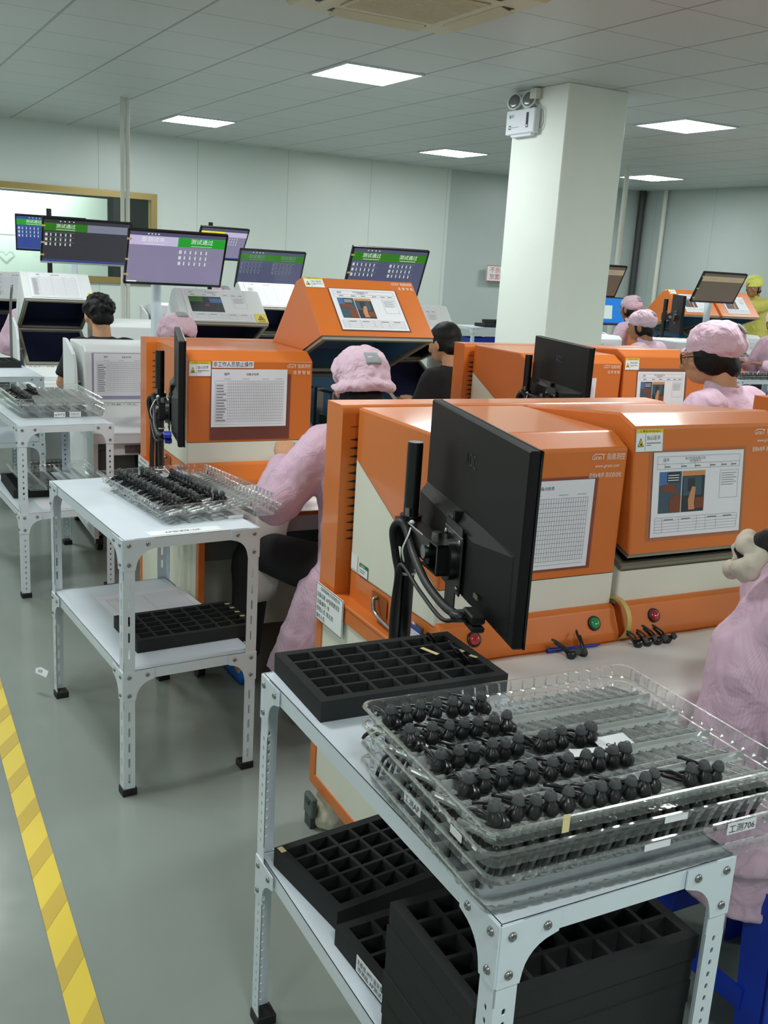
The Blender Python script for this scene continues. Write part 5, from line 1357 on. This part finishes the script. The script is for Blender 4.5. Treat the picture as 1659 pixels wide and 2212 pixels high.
    remesh(ho, .009 if hairstyle != 'curly' else .007, 2 if hairstyle != 'curly' else 1, .008, .03)
    # --- cap
    if cap:
        k_ = MB()
        k_.ball((0, .003, .153), (.099, .114, .084), 24, 14, 0, HM); k_.ball((0, .050, .150), (.078, .056, .038), 18, 10, 0, HM); k_.ball((0, -.026, .124), (.092, .090, .060), 20, 12, 0, HM)
        if capbrim == 'back': k_.tube([(.103 * math.cos(a), .0 + .112 * math.sin(a), .104 + .020 * math.sin(a) - .01 * math.cos(2 * a)) for a in [math.pi * (.98 + 1.04 * q / 12) for q in range(13)]], [.010] + [.020] * 11 + [.010], 10, 0, 3, HM)
        if capbrim in ('front', 'both'):
            rings = []
            for q in range(9):
                a = math.pi * (.18 + .64 * q / 8)
                ci, si = math.cos(a), math.sin(a)
                rings.append([(.086 * ci, .09 * si, .150), (.092 * ci, .118 * si, .140), (.094 * ci, .138 * si, .126), (.094 * ci, .136 * si, .119), (.090 * ci, .114 * si, .128), (.084 * ci, .088 * si, .134)])
            k_.loft(rings, 0, HM)
        kc = k_.build('cap', M['yellowcap'] if cap == 'yellow' else M['cap'], o)
        remesh(kc, .0075, 3, .020, .045)
        if cap != 'yellow':
            # grey mesh patch on the crown, following the dome
            g_ = MB(); N = 6; vs = []
            for i in range(N + 1):
                for j in range(N + 1):
                    az = -math.pi / 2 + (i / N - .5) * .58 * (1.0 + .25 * (j / N)); el_ = .20 + .52 * j / N
                    vs.append((.1015 * math.cos(el_) * math.cos(az), -.002 + .1145 * math.cos(el_) * math.sin(az), .150 + .0865 * math.sin(el_)))
            g_.add(vs, [(i * (N + 1) + j, (i + 1) * (N + 1) + j, (i + 1) * (N + 1) + j + 1, i * (N + 1) + j + 1) for i in range(N) for j in range(N)], 0, True, HM)
            gp = g_.build('cap_patch', M['capgrey'], kc); sl = gp.modifiers.new('thick', 'SOLIDIFY'); sl.thickness = .006; sl.offset = -1
    if glasses:
        g_ = MB()
        for s in (-1, 1):
            g_.tube([(s * .035 + .024 * math.cos(a), .138, .102 + .019 * math.sin(a)) for a in [q * math.pi / 8 for q in range(17)]], .0024, 6, 0, 2, HM)
            g_.tube([(s * .058, .136, .108), (s * .080, .09, .108), (s * .086, .02, .105)], .0026, 6, 0, 3, HM)
        g_.tube([(-.012, .138, .105), (0, .141, .109), (.012, .138, .105)], .002, 6, 0, 3, HM)
        g_.build('glasses', M['rubber'], o)
    if bun:
        s = MB(); rr_ = random.Random(2)
        for k in range(26):
            a = k / 26 * 2 * math.pi * 2; q = .030 + rr_.uniform(-.008, .010)
            s.ball((q * math.cos(a), -.150 + rr_.uniform(-.025, .025), -.022 + q * math.sin(a)), rr_.uniform(.014, .022), 8, 6, 0, HM)
        remesh(s.build('scrunchie', M['scrunchie'], o), .006, 1)
    return o

person('person in pink coat and pink cap with grey patch, seated at the open orange box', 1.525, 3.05, R(0), seat=.425, arms=(((-.315, .10, .765), (-.215, .30, .885)), ((.27, .14, .80), (.14, .36, .86))), head=(0, 10), lean=.05, skirt=.36, foot=(-.32, .36, .09))
person('person at the right picture edge in pink coat, cream scrunchie in the hair', 1.60, 1.335, R(-125), seat=.415, cap=None, hairstyle='short', bun=True, arms=(((-.20, .14, .80), (-.08, .34, .80)), ((.21, .06, .76), (.10, .30, .80))), head=(-6, 8), lean=.03, skirt=.2)
person('person with glasses in pink coat and cap, turned left in front of the pillar row', 3.0, 2.82, R(12), seat=.575, arms=(((-.26, .12, .90), (-.10, .36, .96)), ((.27, .10, .88), (.10, .34, .94))), head=(34, 12), lean=.06, glasses=True, capbrim='front')
person('person with curly black hair and black shirt at left, seen from behind', 1.285, 6.28, R(4), seat=.43, coat='black', cap=None, hairstyle='curly', head=(6, 14), lean=.07)
person('person with short black hair and black shirt, left of the orange box by the pillar', 3.02, 4.92, R(8), seat=.42, coat='black', cap=None, hairstyle='short', head=(14, 14), lean=.08)
person('person whose pink cap shows above the closed orange box, at the white photo-sheet box', 1.41, 4.86, R(0), seat=.42, arms=(((-.13, .12, .72), (-.10, .34, .78)), ((.18, .12, .72), (.10, .34, .78))), head=(8, 34), lean=.10, capbrim='none')
person('person in pink with pink cap seated right of the pillar, face turned left', 5.76, 6.42, R(18), seat=.46, skin='skin2', head=(22, 12), lean=.06, capbrim='none')
person('person in pink cap standing behind the seated one right of the pillar', 7.08, 8.18, R(10), seat=.50, skin='skin2', head=(0, 8), lean=.05, capbrim='none', scale=1.02)
person('person in pink with pink cap at the far right edge, profile to the left', 7.66, 6.82, R(85), seat=.50, skin='skin2', head=(28, 6), lean=.05, capbrim='front')
person('person in yellow coat and yellow cap standing at the far right', 9.42, 8.80, R(80), coat='yellow', cap='yellow', skin='skin2', stand=True, head=(30, 12), lean=.06, capbrim='front', scale=1.0,
       arms=(((-.10, .30, 1.30), (.02, .52, 1.44)), ((.26, .06, 1.10), (.20, .26, 1.00))))
person('person showing only a pink cap at far left below the blue screen', 1.19, 8.22, R(0), seat=.46, head=(0, 20), lean=.08, capbrim='none')
person('person showing only a pink cap below the dim twin-banner screen', 2.72, 8.28, R(0), seat=.44, head=(0, 25), lean=.08, capbrim='none')

# ================================================================== STOOLS, SMALL THINGS
def stool(label, x, y, rz, h=.43):
    o = thing('stool', label, 'stool', (x, y, 0), rz, 'blue plastic stools')
    s = MB(); s.box(-.165, -.165, h - .02, .165, .165, h, 0, None, .008); s.box(-.168, -.168, h - .055, .168, -.160, h - .006); s.box(-.168, .160, h - .055, .168, .168, h - .006); s.box(-.168, -.16, h - .055, -.160, .16, h - .006); s.box(.160, -.16, h - .055, .168, .16, h - .006)
    s.build('seat', M['blueplastic'], o)
    for sx in (-1, 1):
        for sy in (-1, 1):
            s = MB(); a, b2 = .160, .195
            top = [(sx * a, sy * a), (sx * (a - .085), sy * a), (sx * a, sy * (a - .085))]; bot = [(sx * b2, sy * b2), (sx * (b2 - .06), sy * b2), (sx * b2, sy * (b2 - .06))]
            for i, j in ((0, 1), (0, 2)):
                n = Vector((0, -sy * .006, 0)) if j == 1 else Vector((-sx * .006, 0, 0))
                q = [Vector((*bot[i], 0)), Vector((*bot[j], 0)), Vector((*top[j], h - .02)), Vector((*top[i], h - .02))]
                s.add(q + [p + n for p in q], [(0, 1, 2, 3), (7, 6, 5, 4), (0, 4, 5, 1), (1, 5, 6, 2), (2, 6, 7, 3), (3, 7, 4, 0)])
            s.build('leg', M['blueplastic'], o)
    s = MB()
    for sy in (-1, 1): s.box(-.125, sy * .181 - .003, .15, .125, sy * .181 + .003, .20); s.box(sy * .181 - .003, -.125, .15, sy * .181 + .003, .125, .20)
    s.build('stretcher', M['blueplastic'], o)
    return o
stool('blue plastic stool at the lower right, beside the nearest shelf table', 1.695, 1.325, R(1))
stool('blue plastic stool under the person at the open orange box', 1.53, 3.03, 0, .42)

# foam paper on the benches, drooping over the front edge
def pad(label, x0, x1, y0, y1, z, dx0, dx1, drop, xo=0.0):
    s = MB(); N = 24; pts = []
    def zy(u, v):   # u along x, v along profile from back to hanging end
        x = x0 + (x1 - x0) * u
        hang = drop * max(0.0, min(1, (x - dx0) / .03)) * max(0.0, min(1, (dx1 - x) / .03)) + .012
        L = (y1 - y0)
        if v <= .6: return (x, y1 - L * v / .6, z + .0012 + .0008 * math.sin(x * 40))
        a = (v - .6) / .4
        if a < .35:
            t_ = a / .35 * math.pi / 2; return (x, y0 - .022 * math.sin(t_), z - .022 + .0225 * math.cos(t_) + .001)
        k = (a - .35) / .65
        return (x + .03 * k * math.sin(x * 9), y0 - .022 - .018 * math.sin(k * 3) + .01 * math.sin(x * 30) * k, z - .021 - hang * k)
    MX = 48; vs = [zy(i / MX, j / N) for i in range(MX + 1) for j in range(N + 1)]
    s.add(vs, [(i * (N + 1) + j, (i + 1) * (N + 1) + j, (i + 1) * (N + 1) + j + 1, i * (N + 1) + j + 1) for i in range(MX) for j in range(N)], 0, True)
    o = s.build('foam_paper', M['padpaper']); so = o.modifiers.new('thick', 'SOLIDIFY'); so.thickness = .001; so.offset = 1
    return tag(o, label, 'bench cover')
pad('white foam paper covering the nearest bench top, drooping over its front edge', 1.09, 2.15, 1.515, 1.800, .721, 1.22, 1.56, .20)
pad('white foam paper on the bench behind the second shelf table, one strip hanging down', 1.03, 2.09, 3.345, 3.630, .721, 1.20, 1.345, .34)
# pen
s = MB(); a, b2 = Vector((1.390, 1.790, .728)), Vector((1.530, 1.784, .728)); d = (b2 - a).normalized()
pn = thing('pen', 'blue ballpoint pen lying against the button ledge on the near bench', 'pen', tuple(a))
s.cyl((0, 0, 0), b2 - a, .0040, 12); s.cyl(b2 - a, b2 - a + d * .012, .0038, 12, 0, .0012); s.build('barrel', M['penblue'], pn)
s = MB(); s.cyl(d * -.002, d * .052, .0052, 12); s.cyl(Vector((0, 0, .0062)) + d * .004, Vector((0, 0, .0062)) + d * .045, .0014, 8); s.build('pen_cap', mat('pen_cap_blue', (24, 44, 130), .3), pn)
# tape ring hanging between the two ledges
s = MB(); T = Matrix.Translation((1.624, 1.836, .768)) @ Matrix.Rotation(R(90), 4, 'Y') @ Matrix.Rotation(R(0), 4, 'X')
pr = [(.050, -.0065), (.056, -.0065), (.056, .0065), (.050, .0065)]
n = 40; vs = []
for r_, z in pr:
    for k in range(n): vs.append((r_ * math.cos(2 * math.pi * k / n), r_ * math.sin(2 * math.pi * k / n), z))
s.add(vs, [(q * n + k, q * n + (k + 1) % n, ((q + 1) % 4) * n + (k + 1) % n, ((q + 1) % 4) * n + k) for q in range(4) for k in range(n)], 0, False, T)
tag(s.build('tape_ring', M['ring']), 'yellowish tape ring leaning between the two button ledges', 'tape roll')
# papers on the shelves
def paper(label, x, y, z, rz, w, d_, lines=True):
    s = MB(); s.box(0, 0, 0, w, d_, .0016, 0)
    if lines:
        for k in range(12): s.rect(w * .08, d_ * (.1 + .065 * k), w * .92, d_ * (.1 + .065 * k) + .0008, 1, None, .0021)
        for q in (.08, .2, .5, .92): s.rect(w * q, d_ * .1, w * q + .0008, d_ * .815, 1, None, .0021)
    o = s.build('paper_sheet', [M['paper'], M['inkgrey']]); o.location = (x, y, z); o.rotation_euler = (0, 0, rz)
    return tag(o, label, 'paper')
paper('printed form lying on the lower shelf of the second table, behind the foam tray', .672, 3.17, .4005, R(7), .31, .22)
paper('printed sheets on the lower shelf of the nearest table, between the foam trays', .80, 1.19, .4415, R(8), .22, .20) if False else paper('printed sheets on the lower shelf of the nearest table, between the foam trays', .835, 1.20, .4005, R(8), .20, .235)
paper('plain sheet on the lower shelf of the third table', .66, 4.66, .4005, R(6), .26, .20, False)
# label on second table front edge and tag strips
s = MB(); T = Matrix.Identity(4); s.box(0, 0, 0, .22, .045, .0006, 0); s.text('AP测试区/OK', .05, .014, .014, 1, None, .001, w=.11)
o = s.build('table_label', [M['sign'], M['ink']]); o.location = (.68, 2.742, .8004); o.rotation_euler = (0, 0, R(5.4)); tag(o, 'clear strip label printed on the front edge of the second table top', 'label')
s = MB(); s.plate([(-.03, -.012), (.03, -.014), (.034, .01), (-.01, .014), (-.034, .004)], 0, .0008, 0); s.text('169', -.018, -.006, .012, 1, None, .0012)
o = s.build('paper_slip', [M['paper'], M['ink']]); o.location = (.478, 3.505, .10); o.rotation_euler = (R(70), 0, R(-60)); tag(o, 'white tag marked 169 stuck to the back left leg of the second table', 'label')
# emergency twin-head light on the pillar
e0 = G(6.372, -.10); cI = Matrix.Rotation(ROOM_ROT, 4, 'Z')
el_ = thing('emergency_light', 'white twin-head emergency light high on the left face of the pillar', 'emergency light', (e0.x, e0.y, 2.54), ROOM_ROT)
s = MB(); s.box(-.058, -.165, 0, -.004, .175, .165, 5, None, .006); s.box(-.045, -.12, -.016, -.004, .12, .0, 5)
T = LEFT(-.0592, .165, 0); s.text('敏华', .03, .112, .020, 0, T); s.rect(.03, .035, .058, .062, 0, T); s.rect(.037, .042, .051, .055, 2, T, .0006); s.rect(.068, .046, .15, .049, 3, T); s.rect(.235, .038, .262, .138, 1, T)
for k in range(5): s.rect(.241, .044 + k * .018, .256, .056 + k * .018, 4 if k else 2, T, .0006)
s.build('housing', [M['greenink'], M['ink'], M['sign'], M['inkgrey'], M['darkgrey'], mat('emergency_white', (226, 232, 240), .4)], el_)
for yy in (.105, -.065):
    hq = MB(); T = Matrix.Translation((-.045, yy, .225)) @ Matrix.Rotation(R(-78), 4, 'Y') @ Matrix.Rotation(R(20), 4, 'X')
    hq.lathe([(.018, -.055), (.045, -.035), (.056, -.006), (.058, .006), (.053, .008)], 24, 0, T); hd_ = hq.build('lamp_head', M['sign'], el_)
    hq = MB(); hq.lathe([(.050, .0078), (.049, .0092), (.02, .0105), (.004, .011)], 24, 0, T); hq.build('reflector', mat('reflector_grey', (128, 134, 134), .25, metal=.6), hd_)
    hq = MB(); hq.cyl((-.035, yy - .02, .163), (-.035, yy - .012, .19), .011, 10); hq.build('swivel', M['grating'], el_)
s = MB(); s.box(-.05, -.150, .225, -.002, -.075, .295, 0, None, .004); s.build('junction_box', M['pvc'], el_)
s = MB(); s.tube([(-.02, -.11, .226), (-.03, -.14, .19), (-.02, -.20, .15), (-.012, -.215, .08), (-.015, -.20, .03), (-.02, -.176, .02)], .0035, 8); s.tube([(-.03, -.07, .24), (-.03, -.12, .20), (-.028, -.15, .165)], .003, 8); s.build('cable', M['grating'], el_)
# red-lettered notice on the back wall
nw = G(11.95, JHI) ; 
sg = thing('wall_notice', 'white notice with red letters on the back wall, partly behind the pillar', 'sign', (7.66, 12.115, 1.42), ROOM_ROT)
s = MB(); s.box(0, -.012, 0, .42, -.001, .215); s.build('board', M['sign'], sg)
s = MB(); T = FRONT(0, -.0125, 0)
for q in ((0, 0, .42, .008), (0, .207, .42, .215), (0, 0, .008, .215), (.412, 0, .42, .215)): s.rect(*q, 0, T)
s.text('不良品', .055, .125, .058, 0, T, w=.25); s.text('放置区域', .055, .035, .058, 0, T, w=.33); s.build('lettering', M['redink'], sg)
# blue bins in the table by the pillar
for k, (xx, lb) in enumerate(((6.50, 'blue plastic bin in the left bay of the table by the pillar'), (6.90, 'blue plastic bin in the right bay of the table, white mark on its front'))):
    bn = thing('storage_bin', lb, 'bin', (xx, 10.44, .5005), R(2), 'blue bins by the pillar')
    s = MB(); s.box(0, 0, 0, .34, .36, .008); s.box(0, 0, 0, .34, .01, .26); s.box(0, .35, 0, .34, .36, .26); s.box(0, .01, 0, .01, .35, .26); s.box(.33, .01, 0, .34, .35, .26); s.box(-.012, -.012, .25, .352, .0, .268); s.build('bin_body', M['blueplastic'], bn)
    if k:
        s = MB(); s.poly([(.10 + .055 * math.cos(a), .17 + .022 * math.sin(a)) for a in [q * math.pi / 8 for q in range(16)]], 0, FRONT(0, -.0135, 0)); s.build('bin_mark', M['sign'], bn)
# white carton and white cabinet at right
s = MB(); s.box(0, 0, .0, .46, .40, .42, 0, None, .008); s.box(.02, -.004, .34, .44, 0, .40); o = s.build('white_cabinet', M['machinewhite']); o.location = (5.98, 6.42, .68); tag(o, 'plain white instrument box behind the woman with glasses', 'instrument box')
s = MB(); s.box(0, 0, .64, .60, .46, .68, 0, None, .004)
for a, b2 in ((.02, .02), (.54, .02), (.02, .40), (.54, .40)): s.box(a, b2, 0, a + .04, b2 + .04, .64)
o = s.build('instrument_stand', M['machinewhite']); o.location = (5.92, 6.39, 0); tag(o, 'white stand under the plain white instrument box', 'stand')
# wrapped caster of the nearest bench
cb = thing('wrapped_caster_bag', 'beige cloth bag with grey buckle around the rear caster of the nearest bench', 'bag', (1.125, 2.38, 0))
s = MB(); s.loft([ring((0, 0, .003), .060, .064, 16), ring((0, 0, .03), .066, .070, 16), ring((.004, 0, .075), .050, .056, 16), ring((.01, 0, .112), .034, .036, 16)]); remesh(s.build('cloth', M['bag'], cb), .006, 2, .012, .03)
s = MB(); s.box(-.078, -.030, .035, -.060, .030, .098, 0, None, .004); s.box(-.082, -.014, .075, -.076, .014, .088, 1); s.box(-.076, -.022, .0, -.062, .022, .035, 1); s.build('buckle', [M['clip'], M['darkgrey']], cb)
